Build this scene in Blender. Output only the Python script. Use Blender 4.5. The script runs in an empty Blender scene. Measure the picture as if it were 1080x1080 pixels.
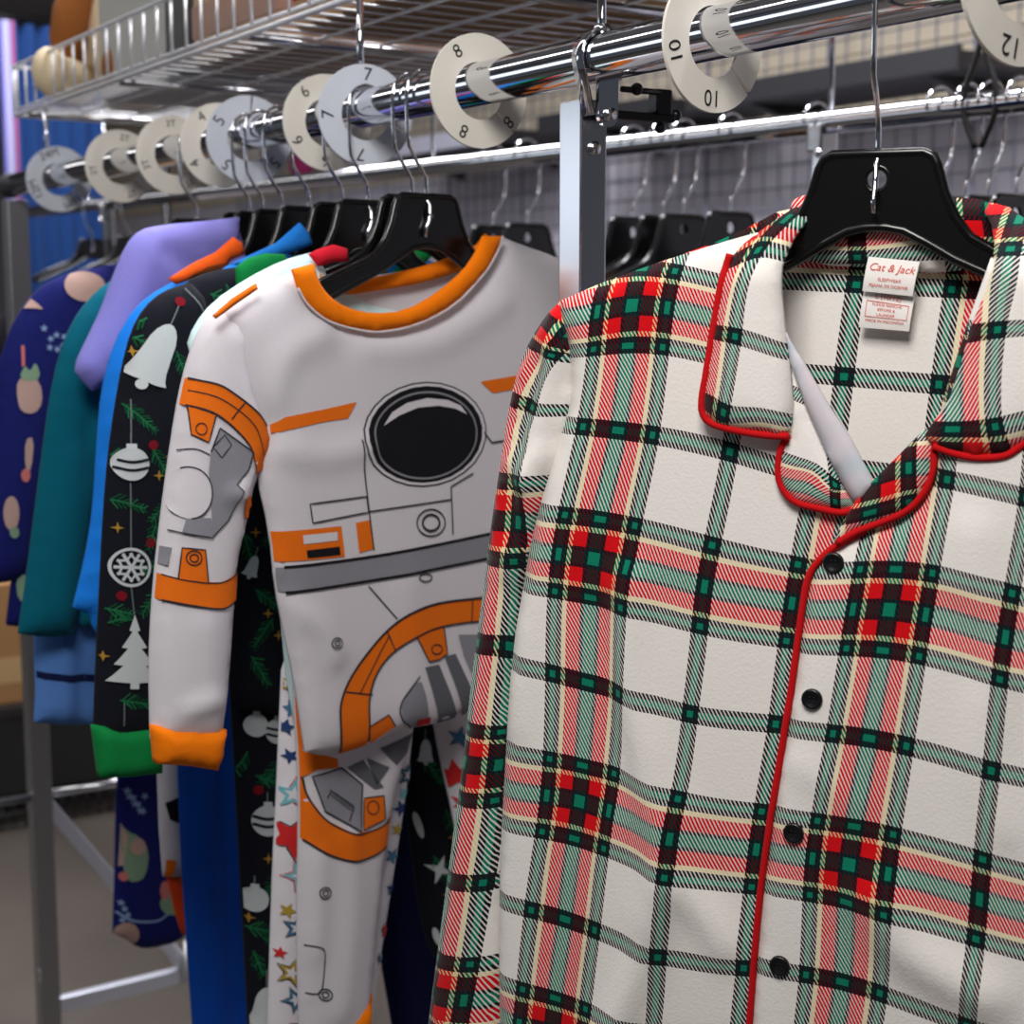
import bpy, bmesh, math, random
import numpy as np
from mathutils import Vector, Matrix
from mathutils.geometry import delaunay_2d_cdt

random.seed(7)
SC = bpy.context.scene
COL = SC.collection
# ------------------------------------------------------------------ camera
FPX = 1650.0
PITCH = math.radians(7.8)
YAW = math.radians(32.8)
CAM = Vector((-0.67, -0.915, 1.5))
DH = Vector((math.sin(YAW), math.cos(YAW), 0))
RT = Vector((math.cos(YAW), -math.sin(YAW), 0))
FW = DH * math.cos(PITCH) - Vector((0, 0, 1)) * math.sin(PITCH)
UP = RT.cross(FW)
cd = bpy.data.cameras.new('camera')
cam = bpy.data.objects.new('camera', cd)
COL.objects.link(cam)
cam.matrix_world = Matrix((
    (RT.x, UP.x, -FW.x, CAM.x), (RT.y, UP.y, -FW.y, CAM.y),
    (RT.z, UP.z, -FW.z, CAM.z), (0, 0, 0, 1)))
cd.sensor_width = 36.0
cd.lens = FPX / 1080 * 36.0
cd.clip_start = 0.05
cd.dof.use_dof = True
cd.dof.focus_distance = 1.0
cd.dof.aperture_fstop = 10.0
SC.camera = cam

def ray(px, py):
    return FW + RT * ((px - 540) / FPX) + UP * ((540 - py) / FPX)

def proj(p):
    d = Vector(p) - CAM
    z = d.dot(FW)
    return 540 + FPX * d.dot(RT) / z, 540 - FPX * d.dot(UP) / z

# ------------------------------------------------------------------ materials
MATS = {}
def _new(name):
    m = bpy.data.materials.new(name)
    m.use_nodes = True
    nt = m.node_tree
    b = nt.nodes['Principled BSDF']
    return m, nt, b

def s2l(c):
    return tuple(((x / 255) / 12.92 if x / 255 <= 0.04045 else ((x / 255 + 0.055) / 1.055) ** 2.4) for x in c)

def plain(name, rgb, rough=0.5, metal=0.0, spec=0.5, bump=0.0, bscale=300):
    if name in MATS: return MATS[name]
    m, nt, b = _new(name)
    b.inputs['Base Color'].default_value = (*s2l(rgb), 1)
    b.inputs['Roughness'].default_value = rough
    b.inputs['Metallic'].default_value = metal
    b.inputs['Specular IOR Level'].default_value = spec
    if bump:
        tc = nt.nodes.new('ShaderNodeTexCoord')
        n = nt.nodes.new('ShaderNodeTexNoise'); n.inputs['Scale'].default_value = bscale
        n.inputs['Detail'].default_value = 3
        bp = nt.nodes.new('ShaderNodeBump'); bp.inputs['Strength'].default_value = bump
        bp.inputs['Distance'].default_value = 0.002
        nt.links.new(tc.outputs['Object'], n.inputs['Vector'])
        nt.links.new(n.outputs['Fac'], bp.inputs['Height'])
        nt.links.new(bp.outputs['Normal'], b.inputs['Normal'])
    MATS[name] = m
    return m

def cloth(name, rgb, var=0.06):
    """matt cotton: tiny colour variation of the yarn + woven bump"""
    if name in MATS: return MATS[name]
    m, nt, b = _new(name)
    c = s2l(rgb)
    tc = nt.nodes.new('ShaderNodeTexCoord')
    n = nt.nodes.new('ShaderNodeTexNoise'); n.inputs['Scale'].default_value = 420; n.inputs['Detail'].default_value = 2
    nt.links.new(tc.outputs['Object'], n.inputs['Vector'])
    mx = nt.nodes.new('ShaderNodeMix'); mx.data_type = 'RGBA'
    mx.inputs['A'].default_value = (*[x * (1 - var) for x in c], 1)
    mx.inputs['B'].default_value = (*[min(1, x * (1 + var)) for x in c], 1)
    nt.links.new(n.outputs['Fac'], mx.inputs['Factor'])
    nt.links.new(mx.outputs['Result'], b.inputs['Base Color'])
    b.inputs['Roughness'].default_value = 0.9
    b.inputs['Specular IOR Level'].default_value = 0.15
    b.inputs['Sheen Weight'].default_value = 0.015
    bp = nt.nodes.new('ShaderNodeBump'); bp.inputs['Strength'].default_value = 0.12
    bp.inputs['Distance'].default_value = 0.001
    nt.links.new(n.outputs['Fac'], bp.inputs['Height'])
    nt.links.new(bp.outputs['Normal'], b.inputs['Normal'])
    MATS[name] = m
    return m

def tartan(name, flip):
    """twill tartan computed from the UV map 'weave' (period 1 in u and v)"""
    m, nt, b = _new(name)
    N, L = nt.nodes, nt.links
    uv = N.new('ShaderNodeUVMap'); uv.uv_map = 'weave'
    sp = N.new('ShaderNodeSeparateXYZ'); L.new(uv.outputs['UV'], sp.inputs[0])
    def math_(op, a, bb=None, c=None):
        x = N.new('ShaderNodeMath'); x.operation = op
        for i, v in enumerate((a, bb, c)):
            if v is None: continue
            if isinstance(v, (int, float)): x.inputs[i].default_value = v
            else: L.new(v, x.inputs[i])
        return x.outputs[0]
    WH = (*s2l((238, 233, 228)), 1); BK = (*s2l((22, 24, 30)), 1); GR = (*s2l((8, 122, 95)), 1)
    RD = (*s2l((213, 12, 22)), 1); CR = (*s2l((234, 216, 166)), 1)
    stops = [(0, GR), (.013, BK), (.036, WH), (.313, BK), (.333, GR), (.359, BK), (.379, CR), (.401, RD), (.460, BK),
             (.475, GR), (.525, BK), (.540, RD), (.599, CR), (.621, BK), (.641, GR), (.667, BK), (.687, WH), (.964, BK), (.987, GR)]
    def ramp(fac):
        r = N.new('ShaderNodeValToRGB'); cr = r.color_ramp; cr.interpolation = 'CONSTANT'
        while len(cr.elements) < len(stops): cr.elements.new(0.5)
        for e, (p, c) in zip(cr.elements, stops): e.position = p; e.color = c
        L.new(fac, r.inputs[0]); return r.outputs[0]
    def frac(x): return math_('FRACT', math_('ADD', x, 20.5))
    u, v = sp.outputs[0], sp.outputs[1]
    cu, cv = ramp(frac(u)), ramp(frac(v))
    tw = math_('ADD', math_('MULTIPLY', u, 60.0), math_('MULTIPLY', v, -42.0 * flip))
    fr_ = math_('FRACT', math_('ADD', tw, 4000.0))
    t = math_('LESS_THAN', fr_, 0.5)
    mx = N.new('ShaderNodeMix'); mx.data_type = 'RGBA'
    L.new(t, mx.inputs['Factor']); L.new(cu, mx.inputs['A']); L.new(cv, mx.inputs['B'])
    dk = N.new('ShaderNodeMix'); dk.data_type = 'RGBA'; dk.blend_type = 'DARKEN'; dk.inputs['Factor'].default_value = 1
    L.new(cu, dk.inputs['A']); L.new(cv, dk.inputs['B'])
    band = math_('LESS_THAN', math_('PINGPONG', math_('ADD', fr_, 0.0), 0.5), 0.06)
    band = math_('MAXIMUM', band, math_('GREATER_THAN', math_('PINGPONG', fr_, 0.5), 0.44))
    m2 = N.new('ShaderNodeMix'); m2.data_type = 'RGBA'
    L.new(band, m2.inputs['Factor']); L.new(mx.outputs['Result'], m2.inputs['A']); L.new(dk.outputs['Result'], m2.inputs['B'])
    m3 = N.new('ShaderNodeMix'); m3.data_type = 'RGBA'
    def blue(c):
        q = N.new('ShaderNodeSeparateColor'); L.new(c, q.inputs[0]); return q.outputs[2]
    pale = math_('GREATER_THAN', math_('MAXIMUM', blue(cu), blue(cv)), .30)
    L.new(math_('MULTIPLY_ADD', pale, -.70, .88), m3.inputs['Factor'])
    L.new(m2.outputs['Result'], m3.inputs['A']); L.new(dk.outputs['Result'], m3.inputs['B'])
    L.new(m3.outputs['Result'], b.inputs['Base Color'])
    b.inputs['Roughness'].default_value = 0.95
    b.inputs['Specular IOR Level'].default_value = 0.1
    b.inputs['Sheen Weight'].default_value = 0.1
    tc = N.new('ShaderNodeTexCoord'); n = N.new('ShaderNodeTexNoise'); n.inputs['Scale'].default_value = 500
    L.new(tc.outputs['Object'], n.inputs['Vector'])
    bp = N.new('ShaderNodeBump'); bp.inputs['Strength'].default_value = 0.25; bp.inputs['Distance'].default_value = 0.001
    L.new(n.outputs['Fac'], bp.inputs['Height']); L.new(bp.outputs['Normal'], b.inputs['Normal'])
    MATS[name] = m
    return m

CHROME = plain('chrome', (214, 216, 222), 0.07, 1.0)
STEEL = plain('steel', (205, 206, 210), 0.16, 1.0)
WIRE = plain('zinc_wire', (236, 237, 242), 0.34, 0.55)
DARKSTEEL = plain('dark_steel', (60, 60, 62), 0.3, 1.0)
BLACK = plain('black_plastic', (10, 10, 11), 0.22, 0, 0.5)
TAR = tartan('tartan_flannel', 1)
TAR_F = tartan('tartan_flannel_facing', -1)

# ------------------------------------------------------------------ objects
def tag(o, label=None, cat=None, group=None, kind=None):
    if label: o['label'] = label
    if cat: o['category'] = cat
    if group: o['group'] = group
    if kind: o['kind'] = kind
    return o

def empty(name, loc=(0, 0, 0), label=None, cat=None, group=None, rz=0.0):
    o = bpy.data.objects.new(name, None)
    o.empty_display_size = 0.05
    COL.objects.link(o)
    o.location = loc
    o.rotation_euler = (0, 0, rz)
    return tag(o, label, cat, group)

class MB:
    """collects geometry (world or local coordinates) for ONE mesh object"""
    def __init__(s):
        s.v = []; s.f = []; s.m = []; s.uv = {}; s.sm = []
    def add(s, verts, faces, mi=0, uvs=None, smooth=True):
        k = len(s.v)
        s.v.extend([tuple(p) for p in verts])
        for f in faces:
            s.f.append(tuple(i + k for i in f)); s.m.append(mi); s.sm.append(smooth)
        if uvs is not None:
            for i, q in enumerate(uvs): s.uv[k + i] = (float(q[0]), float(q[1]))
        return s
    def tube(s, pts, r, n=10, mi=0, cap=True, closed=False, flat=None):
        pts = [Vector(p) for p in pts]
        m = len(pts)
        rr = r if isinstance(r, (list, tuple)) else [r] * m
        vs, fs = [], []
        nrm = None
        for i, p in enumerate(pts):
            if closed: t = pts[(i + 1) % m] - pts[i - 1]
            else: t = pts[min(i + 1, m - 1)] - pts[max(i - 1, 0)]
            t.normalize()
            if nrm is None:
                a = Vector((0, 0, 1)) if abs(t.z) < 0.9 else Vector((1, 0, 0))
                nrm = (a - t * a.dot(t)).normalized()
            else:
                nrm = nrm - t * nrm.dot(t)
                nrm.normalize()
            bi = t.cross(nrm)
            for k in range(n):
                a = 2 * math.pi * k / n
                vs.append(p + (nrm * math.cos(a) + bi * math.sin(a)) * rr[i])
        for i in range(m if closed else m - 1):
            j = (i + 1) % m
            for k in range(n):
                l = (k + 1) % n
                fs.append((i * n + k, i * n + l, j * n + l, j * n + k))
        if cap and not closed:
            fs.append(tuple(range(n - 1, -1, -1)))
            fs.append(tuple((m - 1) * n + k for k in range(n)))
        return s.add(vs, fs, mi)
    def box(s, c, size, mi=0, ax=None, bev=0.0):
        ax = ax or (Vector((1, 0, 0)), Vector((0, 1, 0)), Vector((0, 0, 1)))
        bm = bmesh.new()
        bmesh.ops.create_cube(bm, size=1)
        for v in bm.verts: v.co = Vector((v.co.x * size[0], v.co.y * size[1], v.co.z * size[2]))
        if bev:
            bmesh.ops.bevel(bm, geom=bm.edges[:], offset=bev, segments=2, profile=0.6, affect='EDGES')
        bm.verts.index_update()
        c = Vector(c)
        vs = [c + ax[0] * v.co.x + ax[1] * v.co.y + ax[2] * v.co.z for v in bm.verts]
        fs = [[v.index for v in f.verts] for f in bm.faces]
        bm.free()
        return s.add(vs, fs, mi, smooth=False)
    def ball(s, c, r, mi=0, seg=16, ring=10):
        r = r if isinstance(r, (tuple, list)) else (r, r, r)
        bm = bmesh.new()
        bmesh.ops.create_uvsphere(bm, u_segments=seg, v_segments=ring, radius=1)
        bm.verts.index_update()
        vs = [(c[0] + v.co.x * r[0], c[1] + v.co.y * r[1], c[2] + v.co.z * r[2]) for v in bm.verts]
        fs = [[v.index for v in f.verts] for f in bm.faces]
        bm.free()
        return s.add(vs, fs, mi)
    def xform(s, M):
        s.v = [tuple(M @ Vector(p)) for p in s.v]
        return s
    def build(s, name, mats, parent=None, **kw):
        me = bpy.data.meshes.new(name)
        org = Vector((0, 0, 0))
        me.from_pydata(s.v, [], s.f)
        if not isinstance(mats, (list, tuple)): mats = [mats]
        for mm in mats: me.materials.append(mm)
        me.polygons.foreach_set('material_index', s.m)
        me.polygons.foreach_set('use_smooth', s.sm)
        if s.uv:
            lay = me.uv_layers.new(name='weave')
            idx = np.empty(len(me.loops), dtype=np.int32)
            me.loops.foreach_get('vertex_index', idx)
            tab = np.zeros((len(s.v), 2), dtype=np.float32)
            for k, q in s.uv.items(): tab[k] = q
            lay.data.foreach_set('uv', tab[idx].ravel())
        me.update()
        o = bpy.data.objects.new(name, me)
        COL.objects.link(o)
        if parent is not None:
            o.parent = parent
            o.matrix_parent_inverse = PINV(parent)
        return tag(o, **kw)

def wmat(o):
    M = Matrix.LocRotScale(o.location, o.rotation_euler, o.scale)
    if o.parent is not None: M = wmat(o.parent) @ o.matrix_parent_inverse @ M
    return M
def PINV(p):
    return wmat(p).inverted()

def copy_tree(o, M=None, parent=None):
    c = o.copy(); COL.objects.link(c)
    if parent is not None:
        c.parent = parent
    for ch in list(o.children):
        copy_tree(ch, None, c)
    return c

# ------------------------------------------------------------------ 2D helpers
def chaikin(pts, it=2, closed=True):
    p = np.asarray(pts, float)
    for _ in range(it):
        if closed:
            q = np.roll(p, -1, 0)
            a = p * .75 + q * .25; b = p * .25 + q * .75
            p = np.stack([a, b], 1).reshape(-1, 2)
        else:
            a = p[:-1] * .75 + p[1:] * .25; b = p[:-1] * .25 + p[1:] * .75
            p = np.concatenate([p[:1], np.stack([a, b], 1).reshape(-1, 2)[0:], p[-1:]])
    return p

def keep(pts):
    p = np.asarray(pts, float); out = []
    for i in range(len(p)):
        a, b = p[i] - p[i - 1], p[(i + 1) % len(p)] - p[i]
        c = float(a @ b) / max(1e-12, np.hypot(*a) * np.hypot(*b))
        out.append(p[i])
        if c < .45:
            la, lb = a / max(1e-9, np.hypot(*a)), b / max(1e-9, np.hypot(*b))
            k = .12 * min(np.hypot(*a), np.hypot(*b))
            out[-1] = p[i] - la * k; out.append(p[i]); out.append(p[i] + lb * k)
    return np.array(out)

def spline(pts, n=8):
    """open Catmull-Rom through the points"""
    p = np.asarray(pts, float)
    if len(p) < 3: return p
    e = np.concatenate([[2 * p[0] - p[1]], p, [2 * p[-1] - p[-2]]])
    out = []
    for i in range(1, len(e) - 2):
        for t in np.linspace(0, 1, n, endpoint=False):
            a, b, c, d = e[i - 1], e[i], e[i + 1], e[i + 2]
            out.append(.5 * (2 * b + (c - a) * t + (2 * a - 5 * b + 4 * c - d) * t * t + (3 * b - a - 3 * c + d) * t ** 3))
    out.append(p[-1])
    return np.array(out)

def resample(p, step):
    p = np.asarray(p, float)
    q = np.concatenate([p, p[:1]])
    seg = np.hypot(*(q[1:] - q[:-1]).T)
    out = []
    for i in range(len(p)):
        k = max(1, int(math.ceil(seg[i] / step)))
        for j in range(k): out.append(q[i] + (q[i + 1] - q[i]) * j / k)
    # drop near duplicates
    res = [out[0]]
    for x in out[1:]:
        if np.hypot(*(x - res[-1])) > step * 0.08: res.append(x)
    if np.hypot(*(res[0] - res[-1])) < step * 0.08: res.pop()
    return np.array(res)

def inside(P, poly):
    x, y = P[:, 0], P[:, 1]
    r = np.zeros(len(P), bool)
    a = poly; b = np.roll(poly, -1, 0)
    for (x1, y1), (x2, y2) in zip(a, b):
        if y1 == y2: continue
        c = ((y1 > y) != (y2 > y)) & (x < (x2 - x1) * (y - y1) / (y2 - y1) + x1)
        r ^= c
    return r

def segdist(P, poly, closed=True):
    d = np.full(len(P), 1e9)
    a = poly if closed else poly[:-1]
    b = np.roll(poly, -1, 0) if closed else poly[1:]
    for p, q in zip(a, b):
        e = q - p; L = max(1e-18, float(e @ e))
        t = np.clip(((P - p) @ e) / L, 0, 1)
        c = P - (p + t[:, None] * e)
        d = np.minimum(d, np.hypot(c[:, 0], c[:, 1]))
    return d

def snap(p, poly):
    best, bd = p, 1e9
    for a, b in zip(poly, np.roll(poly, -1, 0)):
        e = b - a; t = min(1, max(0, float((p - a) @ e) / max(1e-18, float(e @ e))))
        c = a + t * e; d = float(((p - c) ** 2).sum())
        if d < bd: bd, best = d, c
    return best

def triangulate(poly, res):
    """points + triangles filling poly; boundary points come first"""
    lo, hi = poly.min(0), poly.max(0)
    xs = np.arange(lo[0] + res * .5, hi[0], res); ys = np.arange(lo[1] + res * .5, hi[1], res * .866)
    g = np.array([(x + (res * .5 if j % 2 else 0), y) for j, y in enumerate(ys) for x in xs]) if len(xs) and len(ys) else np.zeros((0, 2))
    if len(g):
        g = g[inside(g, poly)]
    if len(g):
        g = g[segdist(g, poly) > res * .45]
    n = len(poly)
    P = np.concatenate([poly, g]) if len(g) else poly
    r = delaunay_2d_cdt([Vector(p) for p in P], [], [list(range(n))], 1, 1e-7)
    V = np.array([(v.x, v.y) for v in r[0]])
    T = [tuple(f) for f in r[2]]
    org = r[3]
    bidx = {}
    for k, o in enumerate(org):
        for i in o:
            if i < n: bidx[i] = k
    bl = [bidx.get(i, None) for i in range(n)]
    return V, T, [b for b in bl if b is not None]

def tps(ctrl):
    c = np.array(ctrl, float)
    X, Y = c[:, :2] / 100., c[:, 2:]
    n = len(X)
    def U(r2): return np.where(r2 > 1e-12, r2 * np.log(np.maximum(r2, 1e-12)), 0)
    K = U(((X[:, None] - X[None]) ** 2).sum(-1)) + np.eye(n) * 0.02
    P = np.concatenate([np.ones((n, 1)), X], 1)
    A = np.zeros((n + 3, n + 3)); A[:n, :n] = K; A[:n, n:] = P; A[n:, :n] = P.T
    W = np.linalg.solve(A, np.concatenate([Y, np.zeros((3, Y.shape[1]))]))
    def f(Q):
        Q = np.asarray(Q, float) / 100.
        k = U(((Q[:, None] - X[None]) ** 2).sum(-1))
        return k @ W[:n] + np.concatenate([np.ones((len(Q), 1)), Q], 1) @ W[n:]
    return f

# ------------------------------------------------------------------ garment planes
class Plane:
    """a hanging sheet: origin o, horizontal axis ex, vertical axis z, front normal n (towards the aisle)"""
    def __init__(s, o, ex):
        s.o = Vector(o); s.ex = Vector(ex).normalized(); s.ez = Vector((0, 0, 1))
        s.n = s.ex.cross(s.ez)
        if s.n.dot(CAM - s.o) < 0: s.n = -s.n
        s.n.normalize()
    def px(s, pts, off=0.0):
        out = []
        o = s.o + s.n * off
        for x, y in pts:
            d = ray(x, y)
            t = (o - CAM).dot(s.n) / d.dot(s.n)
            p = CAM + d * t - o
            out.append((p.dot(s.ex), p.dot(s.ez)))
        return np.array(out)
    def w(s, a, b, h): return s.o + s.ex * a + s.ez * b + s.n * h
    def topx(s, ab, off=0.0):
        return np.array([proj(s.w(a, b, off)) for a, b in ab])

class Sheet:
    """one cloth part: outline in plane metres, puffed thickness, folds, prints"""
    def __init__(s, plane, poly, off=0.0, T=0.012, R=0.03, res=0.012, folds=(), back=0.5, smooth=2, px=True, bulge=None, edge=0.12):
        if T > .012: T = .010 + (T - .012) * .45
        s.pl = plane; s.off = off; s.T = T; s.R = R; s.res = res; s.back = back; s.edge = edge
        if smooth: poly = chaikin(keep(poly), smooth)
        ab = plane.px(poly, off) if px else np.asarray(poly, float)
        # signed area -> CCW
        x, y = ab.T
        if (x * np.roll(y, -1) - y * np.roll(x, -1)).sum() < 0: ab = ab[::-1]
        s.poly = resample(ab, res)
        s.folds = []
        for pts, amp, wid in folds:
            q = plane.px(spline(pts, 5), off) if px else spline(pts, 5)
            s.folds.append((q, amp, wid))
        s.bulge = bulge
        s.mb = MB(); s.mats = []
    def h(s, P):
        d = segdist(P, s.poly)
        d = np.where(inside(P, s.poly), d, 0)
        k = np.clip(d / s.R, 0, 1)
        prof = np.sqrt(np.clip(1 - (1 - k) ** 2, 0, 1))
        z = s.off + s.T * (s.edge + (1 - s.edge) * prof)
        for q, amp, wid in s.folds:
            dd = segdist(P, q, False)
            z = z + amp * np.exp(-(dd / wid) ** 2) * np.clip(d / 0.012, 0.15, 1)
        if s.bulge is not None: z = z + s.bulge(P)
        return z, prof
    def mi(s, mat):
        if mat not in s.mats: s.mats.append(mat)
        return s.mats.index(mat)
    def body(s, mat, uvf=None, backmat=None):
        V, T, bl = triangulate(s.poly, s.res)
        z, prof = s.h(V)
        zb = s.off - s.T * s.back * prof - 0.0015
        if s.bulge is not None: zb = zb + s.bulge(V)
        for q, amp, wid in s.folds:
            zb = zb + amp * np.exp(-(segdist(V, q, False) / wid) ** 2) * .5 * prof
        zb = np.minimum(zb, z - 0.0012)
        n = len(V)
        fr = [s.pl.w(a, b, h) for (a, b), h in zip(V, z)]
        bk = [s.pl.w(a, b, h) for (a, b), h in zip(V, zb)]
        uvs = None
        if uvf is not None:
            uvs = uvf(s.pl.topx(V, s.off)); uvs = np.concatenate([uvs, uvs])
        flip = s.pl.ex.cross(s.pl.ez).dot(s.pl.n) < 0
        f1 = [t[::-1] if flip else t for t in T]
        f2 = [tuple(i + n for i in (t if flip else t[::-1])) for t in T]
        side = []
        m = len(bl)
        for i in range(m):
            a, b = bl[i], bl[(i + 1) % m]
            if a == b: continue
            side.append((a, n + a, n + b, b) if not flip else (b, n + b, n + a, a))
        k = s.mi(mat); kb = s.mi(backmat) if backmat else k
        s.mb.add(fr + bk, f1 + side, k, uvs)
        if backmat: s.mb.add([], [], kb)
        base = len(s.mb.v) - 2 * n
        for f in f2:
            s.mb.f.append(tuple(i + base for i in f)); s.mb.m.append(kb); s.mb.sm.append(True)
        return s
    def decal(s, pts, mat, eps=0.0008, smooth=0, px=True, res=None):
        p = np.asarray(pts, float)
        if smooth: p = chaikin(p, smooth)
        ab = s.pl.px(p, s.off) if px else p
        x, y = ab.T
        if (x * np.roll(y, -1) - y * np.roll(x, -1)).sum() < 0: ab = ab[::-1]
        r = res or s.res * .8
        ab = resample(ab, r)
        if len(ab) < 3: return s
        try: V, T, _ = triangulate(ab, r)
        except Exception: return s
        ins = inside(V, s.poly)
        V = V.copy()
        for i in np.nonzero(~ins)[0]: V[i] = snap(V[i], s.poly)
        z, _ = s.h(V)
        flip = s.pl.ex.cross(s.pl.ez).dot(s.pl.n) < 0
        def ar(t): return abs((V[t[1]][0] - V[t[0]][0]) * (V[t[2]][1] - V[t[0]][1]) - (V[t[2]][0] - V[t[0]][0]) * (V[t[1]][1] - V[t[0]][1]))
        T = [t for t in T if ins[list(t)].sum() >= 1 and ar(t) > 1e-9]
        if not T: return s
        s.mb.add([s.pl.w(a, b, h + eps) for (a, b), h in zip(V, z)], [t[::-1] if flip else t for t in T], s.mi(mat))
        return s
    def stroke(s, pts, wpx, mat, eps=0.0011, closed=False, curve=True, px=True):
        p = np.asarray(pts, float)
        if curve and len(p) > 2:
            p = spline(np.concatenate([p, p[:1]]), 5)[:-1] if closed else spline(p, 5)
        q = np.concatenate([p, p[:1]]) if closed else p
        w = wpx / 2
        ab = s.pl.px(q, s.off) if px else q
        if px:
            e = s.pl.px([q[0], q[0] + np.array([1.0, 0])], s.off)
            w = w * float(np.hypot(*(e[1] - e[0])))
        # densify
        dense = [ab[0]]
        for i in range(1, len(ab)):
            L = np.hypot(*(ab[i] - ab[i - 1])); k = max(1, int(L / (s.res * .7)))
            for j in range(1, k + 1): dense.append(ab[i - 1] + (ab[i] - ab[i - 1]) * j / k)
        ab = np.array(dense)
        t = np.gradient(ab, axis=0)
        if closed: t[0] = t[-1] = ab[1] - ab[-2]
        t /= np.maximum(1e-9, np.hypot(t[:, 0], t[:, 1]))[:, None]
        nn = np.stack([-t[:, 1], t[:, 0]], 1)
        A, B = ab + nn * w, ab - nn * w
        V = np.stack([A, B], 1).reshape(-1, 2)
        z, _ = s.h(V)
        ins = inside(V, s.poly)
        fs = []
        flip = s.pl.ex.cross(s.pl.ez).dot(s.pl.n) < 0
        for i in range(len(ab) - 1):
            f = (2 * i, 2 * i + 1, 2 * i + 3, 2 * i + 2)
            if ins[list(f)].sum() >= 3: fs.append(f[::-1] if flip else f)
        if fs: s.mb.add([s.pl.w(a, b, h + eps) for (a, b), h in zip(V, z)], fs, s.mi(mat))
        return s
    def build(s, name, parent=None, **kw):
        return s.mb.build(name, s.mats, parent, **kw)
    def edgepath(s, pts, lift=0.0015, closed=False, px=True):
        q = s.pl.px(spline(pts, 6), s.off) if px else np.asarray(pts)
        z, _ = s.h(q)
        return [s.pl.w(a, b, max(h, s.off) + lift) for (a, b), h in zip(q, z)]

def text_mesh(txt, size, mat_i, place, mb, shear=0.0):
    """flat lettering: built-in font outlines turned into faces, placed by place(x, y)"""
    cu = bpy.data.curves.new('lettering', 'FONT')
    cu.body = txt; cu.size = size; cu.align_x = 'CENTER'; cu.align_y = 'CENTER'; cu.shear = shear
    cu.resolution_u = 3
    ob = bpy.data.objects.new('lettering', cu)
    COL.objects.link(ob)
    dg = bpy.context.evaluated_depsgraph_get()
    me = bpy.data.meshes.new_from_object(ob.evaluated_get(dg))
    vs = [place(v.co.x, v.co.y) for v in me.vertices]
    fs = [tuple(p.vertices) for p in me.polygons]
    bpy.data.objects.remove(ob); bpy.data.curves.remove(cu); bpy.data.meshes.remove(me)
    mb.add(vs, fs, mat_i, smooth=False)
# ================================================================== setting
ZR = 1.668           # height of the hang rail
RR = 0.0167          # its radius
Y_END = 1.53         # far end of the rail (the near post stands at y = 0)
def struct(name, mb, mat):
    return mb.build(name, mat, kind='structure')

def concrete():
    m, nt, b = _new('concrete_floor')
    tc = nt.nodes.new('ShaderNodeTexCoord')
    n1 = nt.nodes.new('ShaderNodeTexNoise'); n1.inputs['Scale'].default_value = 2.5; n1.inputs['Detail'].default_value = 8
    nt.links.new(tc.outputs['Object'], n1.inputs['Vector'])
    r = nt.nodes.new('ShaderNodeValToRGB')
    r.color_ramp.elements[0].position = .3; r.color_ramp.elements[0].color = (*s2l((76, 69, 63)), 1)
    r.color_ramp.elements[1].position = .75; r.color_ramp.elements[1].color = (*s2l((89, 82, 75)), 1)
    nt.links.new(n1.outputs['Fac'], r.inputs[0]); nt.links.new(r.outputs[0], b.inputs['Base Color'])
    b.inputs['Roughness'].default_value = .45
    return m
struct('floor', MB().box((1.5, 4, -0.05), (12, 16, 0.1)), concrete())
struct('wall_back', MB().box((3.22, 4, 1.7), (0.08, 16, 3.4)), plain('painted_wall', (228, 224, 236), .8))
struct('wall_far', MB().box((-0.5, 10.6, 1.7), (7.4, 0.08, 3.4)), plain('far_wall_paint', (120, 118, 122), .8))
struct('ceiling', MB().box((1.5, 4, 3.45), (12, 16, 0.1)), plain('ceiling_tile', (170, 170, 172), .9))

# ================================================================== garment rack
rack = empty('garment_rack', (0, 0, 0), 'chrome garment rack with round hang rail carrying the plaid pajama top and size dividers', 'garment rack')
MB().tube([(0, y, ZR) for y in np.linspace(-1.3, Y_END, 12)], RR, 40).build('hang_rail', CHROME, rack)
MB().tube([(0, Y_END, ZR), (0, Y_END + .012, ZR)], [RR * 1.15, RR * 1.02], 24).build('end_cap', plain('grey_plastic', (70, 70, 74), .5), rack)
def sqpost(y, name, x=0.0, ztop=1.640, mat=None, a=0.0235, z0=0.0):
    return MB().box((x, y, (ztop + z0) / 2), (a * .98, a * 1.15, ztop - z0), bev=.0012).build(name, mat or plain('brushed_post', (196, 197, 202), .2, 1.0), rack)
p1 = sqpost(0.03, 'post')
for z in (1.606,):
    b = MB(); b.tube([(0.0, 0.0175, z), (0.0, 0.0145, z)], .0052, 16); b.ball((0, .0145, z), (.0045, .0022, .0045)); b.build('screw', STEEL, p1)
# clamp strap round the rail + bolt and wing
cl = MB()
arc = [(math.cos(a) * (RR + .0016), math.sin(a) * (RR + .0016)) for a in np.linspace(math.radians(-60), math.radians(200), 22)]
y0, y1 = 0.003, 0.016
vs = []; 
for (x, z) in [(-.0085, -.040)] + [(x, z) for x, z in arc[::-1]] + [(.0085, -.034)]:
    vs += [(x, y0, ZR + z), (x, y1, ZR + z)]
cl.add(vs, [(2 * i, 2 * i + 1, 2 * i + 3, 2 * i + 2) for i in range(len(vs) // 2 - 1)])
clamp = cl.build('clamp', CHROME, rack)
sm = clamp.modifiers.new('solid', 'SOLIDIFY'); sm.thickness = .002
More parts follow.
